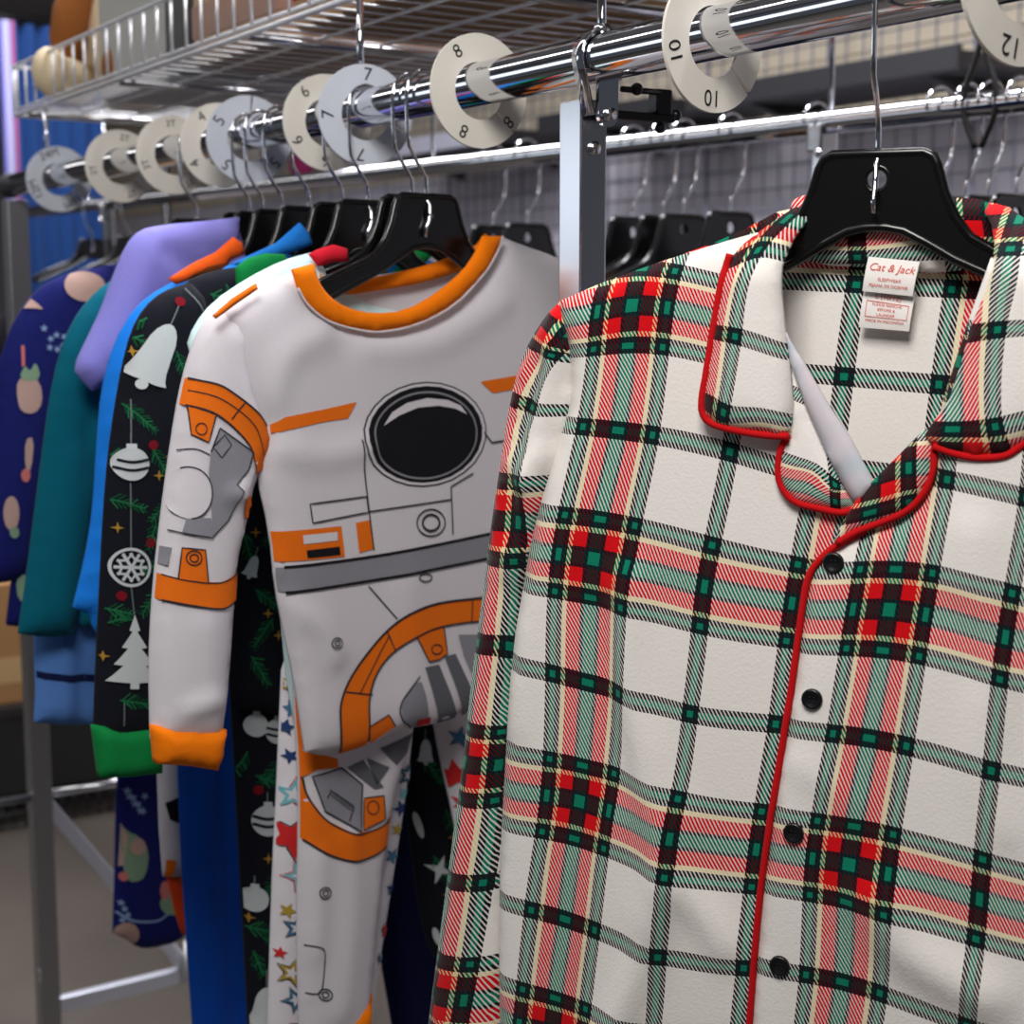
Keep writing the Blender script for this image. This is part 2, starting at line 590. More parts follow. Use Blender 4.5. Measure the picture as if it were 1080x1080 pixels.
# round-ended tab in front of the post top
tb = MB()
ring = [(-.0085, .012)] + [(math.cos(a) * .0085, -.014 + math.sin(a) * .0085) for a in np.linspace(math.pi, 2 * math.pi, 12)] + [(.0085, .012)]
n = len(ring)
tb.add([(x, -.001, ZR - .026 + z) for x, z in ring] + [(x, .0025, ZR - .026 + z) for x, z in ring],
       [tuple(range(n)), tuple(range(2 * n - 1, n - 1, -1))] + [(i, i + n, (i + 1) % n + n, (i + 1) % n) for i in range(n)], smooth=False)
tb.build('clamp_tab', CHROME, clamp)
MB().tube([(0, -.0045, ZR - .040), (0, .004, ZR - .040)], .0048, 14).build('screw', STEEL, clamp)
br = MB()
br.box((.032, .006, ZR - .039), (.060, .010, .006), bev=.001)
br.box((.050, .004, ZR - .028), (.014, .012, .018), bev=.002)
br.tube([(.012, .0, ZR - .0215), (.046, .0, ZR - .0215)], .0022, 8)
br.ball((.066, .006, ZR - .036), .0042); br.ball((.050, .004, ZR - .046), .004); br.ball((.024, -.002, ZR - .021), .0045)
br.build('rail_bracket', DARKSTEEL, clamp)
# far frame
p2 = sqpost(Y_END - .02, 'post', mat=plain('grey_steel', (150, 149, 152), .35, .8), ztop=1.645, a=.031)
YF = Y_END - .02
MB().tube([(0, YF - .0, .716), (-.55, YF, .716)], .0062, 12).tube([(0, YF, .716), (.30, YF, .716)], .0062, 12).build('cross_bar', STEEL, rack)
MB().box((.125, YF, .362), (.25, .016, .026), bev=.002).build('foot_bar', plain('bar_steel', (205, 208, 220), .35, .6), rack)
MB().box((.12, YF - .004, .540), (.425, .012, .022), ax=(Vector((.24, 0, -.352)).normalized(), Vector((0, 1, 0)), Vector((.352, 0, .24)).normalized()), bev=.002).build('diagonal_brace', plain('bar_steel', (205, 208, 220), .35, .6), rack)
jb = MB(); jb.tube([(.237, YF - .02, .365), (.237, YF - .02, .425)], [.015, .012], 14)
jb.build('joint_cap', plain('white_plastic', (232, 234, 228), .4), rack)
bb = MB(); bb.tube([(-.0115, YF - .012, .43), (-.0165, YF - .012, .43)], .006, 12); bb.tube([(-.0115, YF - .012, .415), (-.0165, YF - .012, .415)], .005, 12)
bb.build('screw', CHROME, p2)

# ================================================================== wire shelf over the rail
ZS = ZR + 0.100
YS0, YS1, XS1 = -0.16, 1.485, 0.36
shelf = empty('wire_shelf', (0, 0, ZS), 'zinc wire basket shelf standing on thin rods over the chrome hang rail', 'wire shelf')
fr = MB()
fr.tube([(0, YS0, ZS), (0, YS1, ZS), (XS1, YS1, ZS), (XS1, YS0, ZS)], .0032, 10, closed=True)
fr.tube([(0.006, YS0, ZS + .010), (0.006, YS1, ZS + .010)], .0026, 8)
fr.build('frame', WIRE, shelf)
dk = MB()
y = YS0 + .02
while y < YS1 - .01:
    dk.tube([(0.003, y, ZS + .0035), (XS1 - .003, y, ZS + .0035)], .0016, 6)
    y += .0335
for x in (.075, .15, .225, .3):
    dk.tube([(x, YS0, ZS + .0), (x, YS1, ZS + .0)], .0022, 6)
dk.build('deck', WIRE, shelf)
for y in (.28, .62, 1.02, 1.42):
    MB().tube([(0, y, ZS - .004), (XS1, y, ZS - .004)], .0042, 8).build('support_bar', STEEL, shelf)
fn = MB()
FH = .062
y = YS0 + .01
while y < YS1 + .001:
    fn.tube([(0.0, y, ZS + .008), (0.0, y, ZS + .008 + FH)], .0019, 6)
    y += .045
fn.tube([(0, YS0, ZS + .008 + FH), (0, YS1, ZS + .008 + FH)], .0028, 8)
x = 0.045
while x < XS1:
    fn.tube([(x, YS1, ZS + .004), (x, YS1, ZS + .008 + FH)], .0019, 6); x += .045
fn.tube([(0, YS1, ZS + .008 + FH), (XS1, YS1, ZS + .008 + FH)], .0028, 8)
fn.tube([(0, YS1, ZS - .002), (0, YS1, ZS + .008 + FH)], .003, 8)
fn.build('guard_fence', WIRE, shelf)
for y in (0.008, .376, 1.335):
    rd = MB(); rd.tube([(0, y, ZR + RR - .001), (0, y, ZS)], .0032, 10); rd.tube([(0, y, ZR + RR - .001), (0, y, ZR + RR + .006)], .006, 10)
    rd.build('support_rod', CHROME, shelf)

# ================================================================== size dividers
def rail_y(px, dz=0.0):
    lo, hi = -1.2, 3.0
    for _ in range(50):
        m = (lo + hi) / 2
        if proj((0, m, ZR + dz))[0] > px: lo = m
        else: hi = m
    return (lo + hi) / 2
DIV_W = plain('divider_plastic', (226, 221, 211), .45)
DIV_C = plain('divider_plastic_cool', (206, 212, 224), .45)
INK = plain('black_ink', (18, 18, 20), .5)
R0, R1 = .0445, .0225
def divider(px, marks, mat, label, twist=0.0, yaw=0.0, size=.0155, dy=0.0):
    y = rail_y(px) + dy
    c = Vector((0, y, ZR - (R1 - RR) + .0006))
    o = empty('size_divider', c, label, 'size divider', 'size dividers on the hang rail')
    mb = MB()
    th = .0012
    ca, sa = math.cos(yaw), math.sin(yaw)
    def P(a, b, t): return (c.x + a * ca - t * sa, c.y + a * sa + t * ca, c.z + b)
    n = 72
    slot = math.radians(-42) + twist
    gap = .03
    ang = np.linspace(slot + gap, slot + 2 * math.pi - gap, n)
    vs = []
    for a in ang:
        for r, t in ((R1, -th), (R0, -th), (R0, th), (R1, th)):
            vs.append(P(r * math.cos(a), r * math.sin(a), t))
    fs = []
    for i in range(n - 1):
        for k in range(4):
            l = (k + 1) % 4
            fs.append((4 * i + k, 4 * i + l, 4 * i + 4 + l, 4 * i + 4 + k))
    fs += [(0, 3, 2, 1), (4 * n - 4, 4 * n - 3, 4 * n - 2, 4 * n - 1)]
    mb.add(vs, fs, 0, smooth=False)
    rm = (R0 + R1) / 2 + .0015
    for txt, adeg in marks:
        a = math.radians(adeg)
        # upright reads outward: top of each character points to the rim
        def place(x, yy, a=a):
            ex = (math.sin(a), -math.cos(a)); ey = (math.cos(a), math.sin(a))
            q = (rm * math.cos(a) + ex[0] * x + ey[0] * yy, rm * math.sin(a) + ex[1] * x + ey[1] * yy)
            return P(q[0], q[1], -th - .0003)
        text_mesh(txt, size, 1, place, mb)
    mb.build('disc', [mat, INK], o)
    return o
divider(1076, [('12', 80), ('12', 170), ('12', 260), ('12', 350)], DIV_W, 'cream size divider cut off by the photo edge right of the plaid top hanger')
divider(752, [('10', 118), ('10', 30), ('10', 268), ('10', 195)], DIV_W, 'cream round size divider printed 10, between the post clamp and the plaid top', yaw=.10, size=.0150)
divider(505, [('8', 125), ('8', 225 + 20), ('8', 40), ('8', 320)], DIV_W, 'cream round size divider printed 8, between the post and the divider printed 7', size=.0150)
divider(385, [('7', 86), ('7', 182), ('7', 262), ('7', 0)], DIV_C, 'pale grey round size divider printed 7, just left of the space pajama hanger hook', yaw=-.14, twist=.4, size=.0165)
divider(345, [('6', 130), ('6', 210), ('6', 265), ('6', 20)], DIV_W, 'cream round size divider printed 6, half hidden behind the divider printed 7', yaw=-.05, dy=.0)
divider(262, [('5', 150), ('5', 228), ('5', 40), ('5', 320)], DIV_C, 'pale grey round size divider printed 5, left of the bunched hanger hooks', yaw=-.16, twist=2.2, size=.0175)
divider(232, [('4', 125), ('4', 215), ('4', 305), ('4', 35)], DIV_W, 'cream round size divider printed 4, peeking out behind the divider printed 5', yaw=-.06)
divider(183, [('3T', 95), ('3T', 200), ('3T', 300)], DIV_W, 'cream round size divider printed 3T, with a single hanger hook in front', yaw=-.05, size=.011)
divider(127, [('2T', 80), ('2T', 190), ('2T', 290), ('2T', 10)], DIV_W, 'cream round size divider printed 2T, second from the far rail end', yaw=-.05, size=.011)
divider(62, [('24M', 110), ('12M', 205), ('18M', 300), ('24M', 25)], DIV_C, 'pale grey size divider printed with month sizes, nearest the far rail end', yaw=-.12, size=.0155)

# ================================================================== clothes hanger prototype (local coordinates, rail centre = origin)
def build_hanger(label, group=None, twist=0.0, rr=RR + .0036):
    root = empty('clothes_hanger', (0, 0, 0), label, 'hanger', group)
    half_top = [(0, -.0830), (.026, -.0830), (.031, -.0855), (.0335, -.0905), (.038, -.106), (.0445, -.120), (.053, -.131), (.066, -.1385), (.10, -.151), (.145, -.170), (.152, -.176)]
    half_bot = [(.150, -.184), (.140, -.184), (.10, -.167), (.065, -.152), (.045, -.143), (.030, -.134), (.016, -.1265), (.006, -.1245), (0, -.1243)]
    outl = half_top + half_bot
    full = outl + [(-a, b) for a, b in outl[::-1][1:-1]]
    full = np.array(full)
    # plate with an eyelet hole
    hole = np.array([(math.cos(a) * .0068, -.0975 + math.sin(a) * .0068) for a in np.linspace(0, 2 * math.pi, 20, endpoint=False)])
    pts = [Vector(p) for p in full] + [Vector(p) for p in hole]
    nf = len(full)
    edges = [(i, (i + 1) % nf) for i in range(nf)] + [(nf + i, nf + (i + 1) % 20) for i in range(20)]
    r = delaunay_2d_cdt(pts, edges, [], 2, 1e-7)
    V = [(v.x, v.y) for v in r[0]]
    T = []
    for f in r[2]:
        c = np.mean([V[i] for i in f], 0)
        if inside(c[None], full)[0] and not inside(c[None], hole)[0]: T.append(tuple(f))
    mb = MB()
    th = .0016
    n = len(V)
    mb.add([(a, -th, b) for a, b in V] + [(a, th, b) for a, b in V], T + [tuple(i + n for i in t[::-1]) for t in T], smooth=False)
    m = len(full)
    mb.add([(a, -th, b) for a, b in full] + [(a, th, b) for a, b in full], [(i, (i + 1) % m, (i + 1) % m + m, i + m) for i in range(m)])
    mb.tube([(a, 0, b) for a, b in full], .0030, 8, closed=True)         # raised rim
    mb.build('plate', BLACK, root)
    ey = MB(); ey.tube([(math.cos(a) * .0072, 0, -.0975 + math.sin(a) * .0072) for a in np.linspace(0, 2 * math.pi, 24, endpoint=False)], .0019, 8, closed=True)
    ey.build('eyelet', BLACK, root)
    hk = []
    for a in np.linspace(math.radians(-5), math.radians(180), 16): hk.append((rr * math.cos(a), 0, rr * math.sin(a)))
    hk += [(-rr, 0, -.016), (-rr + .0005, 0, -.030), (-rr + .002, 0, -.042), (-.012, 0, -.052), (-.004, 0, -.062), (-.0005, 0, -.068), (0, 0, -.078), (0, 0, -.086)]
    hk += [(0, -.0042, -.090), (0, -.0046, -.0985), (-.0016, -.005, -.1045), (-.0045, -.005, -.109), (-.0048, -.0042, -.117)]
    ct, st_ = math.cos(twist), math.sin(twist)
    hk = [(x * ct, x * st_ + (y if z < -.085 else 0), z) for x, y, z in hk]
    MB().tube(hk, .0016, 8).build('hook', CHROME, root)
    return root
hanger0 = build_hanger('x')
HANGER_USED = [False]
def hanger(y, ex, label, group=None, x=0.0, z=ZR, mirror=False, scale=1.0):
    o = copy_tree(hanger0) if HANGER_USED[0] else hanger0
    HANGER_USED[0] = True
    ang = math.atan2(ex[1], ex[0])
    if mirror: ang += math.pi
    o.location = (x, y, z); o.rotation_euler = (0, 0, ang); o.scale = (scale,) * 3
    o['label'] = label
    if group: o['group'] = group
    elif 'group' in o: del o['group']
    return o
# ================================================================== plaid pajama top facing the aisle
PY = -0.261
PEX = Vector((.545, -.839, 0)).normalized()
PNV = Vector((PEX.y, -PEX.x, 0))
PPL = Plane(Vector((0, PY, ZR)) + PNV * .016, PEX)
hp_ = build_hanger('black top hanger with a wide plate and wire hook holding the plaid pajama top', None, math.atan2(.576, .818) - math.atan2(PEX.y, PEX.x), .0248)
hp_.location = (0, PY, ZR - .0035); hp_.rotation_euler = (0, 0, math.atan2(PEX.y, PEX.x))
top = empty('pajama_shirt', (0, PY, ZR - .09), 'cream flannel pajama top in red and green plaid with red piping and black buttons', 'pajama top')

UV_L = tps([(672, 321, 0, 0), (658, 452, 0, .5), (632.6, 586, 0, 1), (626.7, 715, 0, 1.5), (619, 838, 0, 2), (604, 961, 0, 2.5), (590, 1080, 0, 3),
            (793, 345, .5, 0), (775, 474, .5, .5), (748, 615, .5, 1), (733, 748, .5, 1.5), (715.5, 875, .5, 2), (702, 999, .5, 2.5), (690, 1118, .5, 3),
            (864, 500, .852, .5), (842, 632, .852, 1), (825, 758, .852, 1.5), (804.6, 889, .852, 2), (792, 1012, .852, 2.5), (780, 1130, .852, 3),
            (606, 335, -.28, 0), (602, 447, -.23, .5), (566, 578, -.28, 1), (542, 695, -.35, 1.5), (535, 828, -.36, 2), (532, 945, -.30, 2.5), (532, 1068, -.25, 3),
            (760, 208, .25, -.5), (690, 195, 0, -.5)])
UV_R = tps([(941.5, 638.5, 1, 1), (900, 903, 1, 2), (921, 772, 1, 1.5), (893, 1026, 1, 2.5), (874, 1150, 1, 3),
            (1062.7, 667, 1.5, 1), (1048.6, 805, 1.5, 1.5), (1036, 939.5, 1.5, 2), (1023.4, 1070, 1.5, 2.5),
            (1000, 503, 1.148, .5), (1085, 522, 1.5, .5), (958, 498, 1, .5), (1010, 380, 1.148, 0), (1094, 395, 1.5, 0),
            (850, 640, .624, 1), (830, 763, .62, 1.5), (811, 892, .63, 2), (797, 1012, .60, 2.5), (880, 520, .66, .55), (780, 1140, .58, 3),
            (1180, 700, 2, 1), (1170, 836, 2, 1.5), (1160, 975, 2, 2), (1195, 555, 2, .5), (1150, 1100, 2, 2.5),
            (1300, 740, 2.5, 1), (1280, 1010, 2.5, 2), (1310, 460, 2.5, 0)])
UV_S = tps([(566, 332, 0, 0), (584, 338, .07, 0), (543, 419, .07, .5), (529, 547, .07, 1), (521.5, 676, .07, 1.5), (508, 801.5, .07, 2), (492, 924, .07, 2.5), (472.6, 1044, .07, 3),
            (600, 350, .13, 0), (572, 430, .17, .5), (556, 548, .16, 1), (540, 676, .148, 1.5), (527, 802, .140, 2), (515, 924, .148, 2.5), (497, 1046, .15, 3),
            (502, 676, 0, 1.5), (489, 801, 0, 2), (472, 924, 0, 2.5), (452, 1044, 0, 3), (512, 547, 0, 1), (526, 419, 0, .5),
            (610, 440, .36, .55), (560, 690, .23, 1.5), (560, 925, .29, 2.5), (545, 1046, .31, 3)])
UV_B = tps([(903.7, 298, .5, .148), (890.5, 396.6, .5, .5), (1006, 303, .852, .148), (992, 405, .852, .5), (866, 274.5, .36, .07),
            (834.5, 295, .27, .148), (875, 530, .5, 1), (980, 545, .87, 1), (918, 200, .5, -.2), (1020, 200, .85, -.2)])
def uv_from(*ctrl): return tps(ctrl)

def sgauss(P, c, s):
    return np.exp(-(((P[:, 0] - c[0]) / s[0]) ** 2 + ((P[:, 1] - c[1]) / s[1]) ** 2))
def wobble(seed, amp, ks):
    rng = np.random.RandomState(seed)
    W = [(rng.uniform(-1, 1) * ks[0], rng.uniform(-1, 1) * ks[1], rng.uniform(0, 6.28), rng.uniform(.5, 1)) for _ in range(7)]
    def f(P):
        z = 0
        for a, b, c, k in W: z = z + k * np.sin(P[:, 0] * a + P[:, 1] * b + c)
        return amp * z / 3
    return f

# back panel (inside of the back, seen through the open neck)
bk = Sheet(PPL, [(600, 330), (640, 296), (700, 275), (770, 250), (835, 215), (880, 225), (930, 236), (985, 238), (1050, 235), (1130, 270), (1230, 330), (1290, 380), (1300, 640),
                 (1290, 1000), (1270, 1190), (880, 1150), (540, 1110), (545, 800), (560, 560)], off=-.034, T=.002, R=.02, res=.018, smooth=1)
bk.body(TAR, UV_B); bk.build('back_panel', top)
# back of the collar standing behind the hanger
cb = Sheet(PPL, [(832, 214), (850, 204), (880, 212), (926, 216), (975, 211), (1010, 208), (1044, 211), (1056, 225), (1062, 268), (1000, 290), (930, 282), (860, 280), (830, 262)],
           off=-.026, T=.005, R=.012, res=.008, smooth=1)
cb.body(TAR_F, uv_from((905, 240, .5, 1), (1000, 220, .852, 1), (1030, 250, .93, 1.1), (905, 270, .5, 1.15), (840, 230, .25, 1), (960, 205, .7, .93)))
cb.build('collar_back', top)

# left front panel (photo left) ------------------------------------------------
WL = wobble(3, .0016, (38, 20))
lf = Sheet(PPL, [(590, 318), (640, 296), (700, 275), (760, 256), (800, 245), (812, 260), (820, 320), (832, 385), (856, 450), (890, 515), (925, 550), (935, 600), (915, 720), (900, 900), (880, 1130),
                 (700, 1115), (530, 1110), (528, 1000), (529, 900), (534, 800), (541, 690), (556, 600), (568, 540), (590, 470), (604, 420), (602, 370), (594, 336)],
           off=-.004, T=.012, R=.03, res=.0085, smooth=1, bulge=lambda P: WL(P),
           folds=[([(668, 610), (672, 720), (690, 800), (702, 900), (690, 990), (650, 1090)], .0075, .011),
                  ([(640, 640), (650, 740), (655, 830)], -.003, .010),
                  ([(725, 930), (755, 965), (770, 990)], .005, .012), ([(720, 860), (690, 960)], .003, .014),
                  ([(596, 420), (560, 620), (545, 760)], .0035, .012)])
lf.body(TAR, UV_L); lf.build('front_panel', top)
# right front panel (photo right), overlaps at the button placket
WR = wobble(5, .0016, (34, 22))
PLK = [(985, 470), (982, 500), (970, 528), (948, 545), (915, 558), (886, 573), (866, 590), (855, 608), (849, 640), (837, 730), (826, 800), (815, 868), (804, 950), (796, 1040), (790, 1120)]
rf = Sheet(PPL, PLK + [(1000, 1150), (1250, 1190), (1300, 1195), (1300, 900), (1290, 620), (1280, 470), (1268, 400), (1225, 325), (1150, 285), (1075, 262), (1046, 272), (1020, 345), (996, 420)],
           off=.007, T=.012, R=.028, res=.0085, smooth=0, bulge=lambda P: WR(P), edge=.35,
           folds=[([(1030, 560), (1036, 640), (1060, 700)], .004, .012), ([(1000, 640), (1040, 660), (1080, 690)], -.002, .012),
                  ([(842, 800), (880, 820), (900, 840)], .002, .01), ([(930, 940), (960, 990), (1040, 1040)], .008, .015),
                  ([(1045, 740), (1040, 800), (1060, 870)], .003, .012)])
rf.body(TAR, UV_R); rfo = rf.build('front_panel', top)
RED = cloth('red_piping', (196, 16, 22), .03)
def pipe(sheet, pts, r, lift, name='piping', parent=None):
    p = sheet.edgepath(pts, lift)
    mb = MB(); mb.tube(p, r, 8)
    return mb.build(name, RED, parent if parent is not None else top)
pipe(rf, PLK[4:], .0021, .0025)

# sleeve hanging at the photo's left
SLV = [(592, 318), (578, 332), (562, 356), (549, 385), (540, 420), (533, 460), (524, 520), (518, 560), (511, 620), (505, 665), (497, 730), (490, 800), (482, 860), (474, 920), (465, 985), (455, 1060), (448, 1120),
       (535, 1125), (534, 1000), (535, 900), (540, 800), (546, 700), (556, 620), (570, 560), (592, 500), (610, 440), (612, 380), (606, 335)]
WS = wobble(11, .0012, (50, 18))
sl = Sheet(PPL, SLV, off=-.012, T=.022, R=.030, res=.0075, smooth=1, bulge=lambda P: WS(P),
           folds=[([(598, 350), (585, 420), (560, 520), (553, 600)], .009, .009), ([(575, 385), (552, 470), (548, 560)], -.010, .008),
                  ([(545, 480), (560, 505), (582, 480)], .007, .006), ([(600, 400), (578, 455), (572, 500)], -.007, .006)])
sl.body(TAR, UV_S); sl.build('sleeve', top)
SLR = [(1240, 330), (1270, 360), (1300, 420), (1330, 560), (1360, 760), (1400, 1100), (1300, 1140), (1285, 900), (1270, 620), (1250, 450)]
s2 = Sheet(PPL, SLR, off=-.008, T=.02, R=.03, res=.016, smooth=1)
s2.body(TAR, uv_from((1240, 330, 0, 0), (1300, 600, .2, 1), (1340, 1100, .4, 3), (1400, 900, .6, 2), (1280, 900, .1, 2))); s2.build('sleeve', top)

# grey inner edge of the right front, seen inside the neck
fs_ = Sheet(PPL, [(829, 350), (834, 360), (848.6, 383), (872, 424), (897, 462), (917, 500), (922, 512), (912, 526), (902, 531), (891, 514), (872, 479), (850, 429), (833, 381)], off=.0150, T=.003, R=.005, res=.005, smooth=0)
m_, nt_, b_ = _new('fabric_wrong_side')
n_ = nt_.nodes.new('ShaderNodeTexNoise'); n_.inputs['Scale'].default_value = 28
r_ = nt_.nodes.new('ShaderNodeValToRGB'); r_.color_ramp.elements[0].color = (*s2l((186, 196, 204)), 1); r_.color_ramp.elements[1].color = (*s2l((224, 206, 212)), 1)
r_.color_ramp.elements[0].position = .38; r_.color_ramp.elements[1].position = .62
tc_ = nt_.nodes.new('ShaderNodeTexCoord'); nt_.links.new(tc_.outputs['Object'], n_.inputs['Vector']); nt_.links.new(n_.outputs['Fac'], r_.inputs[0]); nt_.links.new(r_.outputs[0], b_.inputs['Base Color'])
b_.inputs['Roughness'].default_value = .9
fs_.body(m_); fs_.build('inner_facing', top, label='pale grey wrong side of the fabric inside the neckline')

# lapels (facing side of the cloth: the twill runs the other way)
LAPL = [(833, 459), (826, 470), (822, 485), (822, 503), (828, 518), (840, 529), (860, 535), (888, 540), (903, 536), (903, 528), (893, 514), (874, 480), (852, 430), (836, 382)]
ll = Sheet(PPL, LAPL, off=.011, T=.005, R=.014, res=.006, smooth=0, edge=.3)
ll.body(TAR_F, uv_from((882, 515, .5, .852), (846, 489, .30, .858), (838, 515, .27, 1.02), (870, 522, .42, 1.0), (900, 528, .62, 1.0), (842, 415, .33, .5), (870, 440, .5, .55), (858, 501, .36, .93)))
lpl = ll.build('lapel', top)
pipe(ll, LAPL[:9], .0022, .0, parent=lpl)
# one piece of the rolled right lapel
LAPR = [(985, 473), (985, 492), (979, 512), (966, 530), (950, 542), (928, 551), (905, 560), (884, 572), (880, 570), (890, 550), (903, 528), (920, 508), (944, 484), (966, 462), (976, 452), (986, 458)]
lr = Sheet(PPL, LAPR, off=.014, T=.006, R=.014, res=.006, smooth=0, edge=.3)
lr.body(TAR_F, uv_from((958, 492, .148, 0), (958, 526.7, .148, .148), (919, 538, 0, .148), (940, 514, .075, .07), (919, 503, 0, 0), (880, 572, -.14, .26), (985, 470, .25, -.09), (985, 505, .25, .06), (900, 552, -.07, .19)))
lro = lr.build('lapel', top)
pipe(lr, LAPR[:8], .0022, .0, parent=lro)

# collar, photo left
COLL = [(858, 199), (842, 201), (826, 210), (808, 226), (792, 242), (779, 256), (770, 270), (762, 300), (754, 345), (747, 390), (742, 420), (743, 436), (752, 446), (775, 453), (805, 458), (833, 460), (837, 425), (834, 390), (829, 350), (825, 310), (824, 280), (830, 250), (842, 222), (856, 208)]
cl_ = Sheet(PPL, COLL, off=.015, T=.009, R=.022, res=.006, smooth=0, edge=.3, bulge=lambda P: -.060 * np.clip((P[:, 1] - (-.158)) / .055, 0, 1) ** 1.5)
cl_.body(TAR_F, uv_from((779, 354, .852, .5), (756, 350, .94, .5), (830, 371, .62, .5), (765, 440, .85, .86), (750, 425, .93, .86), (805, 438, .68, .86), (798, 255, .86, .13), (770, 300, .93, .28), (818, 240, .82, .05), (786, 300, .852, .3), (850, 205, .80, -.20), (835, 215, .82, -.08), (824, 300, .70, .27), (770, 275, .97, .14)))
clo = cl_.build('collar', top)
pipe(cl_, [(770, 268), (764, 290)] + COLL[8:16], .0023, .0, parent=clo)
# collar, photo right
COLR = [(1034, 209), (1056, 215), (1080, 232), (1110, 262), (1128, 300), (1130, 360), (1118, 420), (1096, 455), (1080, 468), (1060, 480), (1030, 482), (1005, 477), (985, 470), (976, 458), (985, 445), (1002, 420), (1014, 384), (1024, 345), (1040, 308), (1047, 280), (1046, 255), (1040, 235), (1030, 220)]
cr_ = Sheet(PPL, COLR, off=.016, T=.009, R=.022, res=.006, smooth=0, edge=.3, bulge=lambda P: -.055 * np.clip((P[:, 1] - (-.160)) / .055, 0, 1) ** 1.5)
cr_.body(TAR_F, uv_from((1052, 347, -.852, .5), (1030, 350, -.92, .5), (1080, 345, -.76, .5), (1050, 453, -.852, .86), (1000, 460, -1.02, .88), (1075, 447, -.76, .86), (1062, 258, -.852, .14), (1045, 300, -.88, .3), (1080, 300, -.80, .3), (1050, 225, -.90, -.03), (1120, 420, -.6, .8), (1000, 475, -1.0, .95), (1060, 472, -.84, .93)))
cro = cr_.build('collar', top)
pipe(cr_, COLR[5:13], .0023, .0, parent=cro)

# buttons
BTN = plain('button_black', (16, 17, 20), .3)
HOLE = plain('button_hole', (4, 4, 5), .8)
for bx, by in ((883, 591), (862, 732), (843, 871), (828, 1010)):
    q = PPL.px([(bx, by)], rf.off)
    z, _ = rf.h(q)
    c = PPL.w(q[0][0], q[0][1], z[0] + .0004)
    mb = MB()
    prof = [(0, .0016), (.0036, .0016), (.0046, .0024), (.0056, .0024), (.0062, .0016), (.0062, 0)]
    n = 28
    vs = [c + PPL.n * prof[0][1]]
    for r, hh in prof[1:]:
        for k in range(n):
            a = 2 * math.pi * k / n
            vs.append(c + PPL.n * hh + PPL.ex * (r * math.cos(a)) + PPL.ez * (r * math.sin(a)))
    fs = [(0, 1 + k, 1 + (k + 1) % n) for k in range(n)]
    for j in range(len(prof) - 2):
        for k in range(n):
            fs.append((1 + j * n + k, 1 + (j + 1) * n + k, 1 + (j + 1) * n + (k + 1) % n, 1 + j * n + (k + 1) % n))
    mb.add(vs, fs)
    for dx, dy in ((-.0013, -.0013), (.0013, -.0013), (-.0013, .0013), (.0013, .0013)):
        p = c + PPL.ex * dx + PPL.ez * dy
        mb.tube([p + PPL.n * .0010, p + PPL.n * .0018], .0006, 8, mi=1)
    mb.build('button', [BTN, HOLE], top)

# sewn-in label: brand tag folded over the size tag
LABW = cloth('label_satin', (240, 236, 232), .02)
LRED = plain('label_print', (214, 78, 58), .7)
def tag_sheet(quad, off, lines, name, frame=None):
    q = PPL.px(quad, off)
    A, B, C_, D = [Vector((*p, 0)) for p in q]            # tl, tr, br, bl
    def P(u, v, h=0.0):
        t = A.lerp(B, u).lerp(D.lerp(C_, u), v)
        return PPL.w(t.x, t.y, off + h + .0022 * math.sin(v * 2.6))
    mb = MB()
    nu, nv = 6, 10
    for hh, fl in ((0, False), (-.0009, True)):
        vs = [P(i / nu, j / nv, hh) for j in range(nv + 1) for i in range(nu + 1)]
        fs = []
        for j in range(nv):
            for i in range(nu):
                f = (j * (nu + 1) + i, j * (nu + 1) + i + 1, (j + 1) * (nu + 1) + i + 1, (j + 1) * (nu + 1) + i)
                fs.append(f if fl else f[::-1])
        mb.add(vs, fs, 0)
    ring = [(i / nu, 0) for i in range(nu)] + [(1, j / nv) for j in range(nv)] + [(1 - i / nu, 1) for i in range(nu)] + [(0, 1 - j / nv) for j in range(nv)]
    m = len(ring)
    mb.add([P(u, v, 0) for u, v in ring] + [P(u, v, -.0009) for u, v in ring], [(i, (i + 1) % m, (i + 1) % m + m, i + m) for i in range(m)], 0, smooth=False)
    W = (B - A).length; H = (D - A).length
    for txt, size, v, sh in lines:
        text_mesh(txt, size, 1, lambda x, y, v=v: P(.5 + x / W, v - y / H, .0004), mb, sh)
    if frame:
        u0, v0, u1, v1 = frame; t = .012
        for (a, b, c, d) in ((u0, v0, u1, v0 + t * 1.2), (u0, v1 - t * 1.2, u1, v1), (u0, v0, u0 + t, v1), (u1 - t, v0, u1, v1)):
            mb.add([P(a, b, .0004), P(c, b, .0004), P(c, d, .0004), P(a, d, .0004)], [(0, 1, 2, 3)], 1, smooth=False)
    return mb.build(name, [LABW, LRED], top)
tag_sheet([(913, 298), (966, 308), (959, 349.5), (906, 345)], -.024, [('L (10/12)', .0042, .25, 0), ('PLEASE REMOVE', .0024, .44, 0), ('BEFORE &', .0024, .55, 0), ('LAUNDER', .0024, .67, 0), ('MADE IN INDONESIA', .0024, .82, 0)], 'size_tag', frame=(.09, .37, .93, .74))
tag_sheet([(916, 270.5), (970, 276), (963, 312.5), (910, 307)], -.020, [('Cat & Jack', .0062, .28, .25), ('SLEEPWEAR', .0026, .62, 0), ('PIJAMA DE DORMIR', .0026, .80, 0)], 'brand_tag')
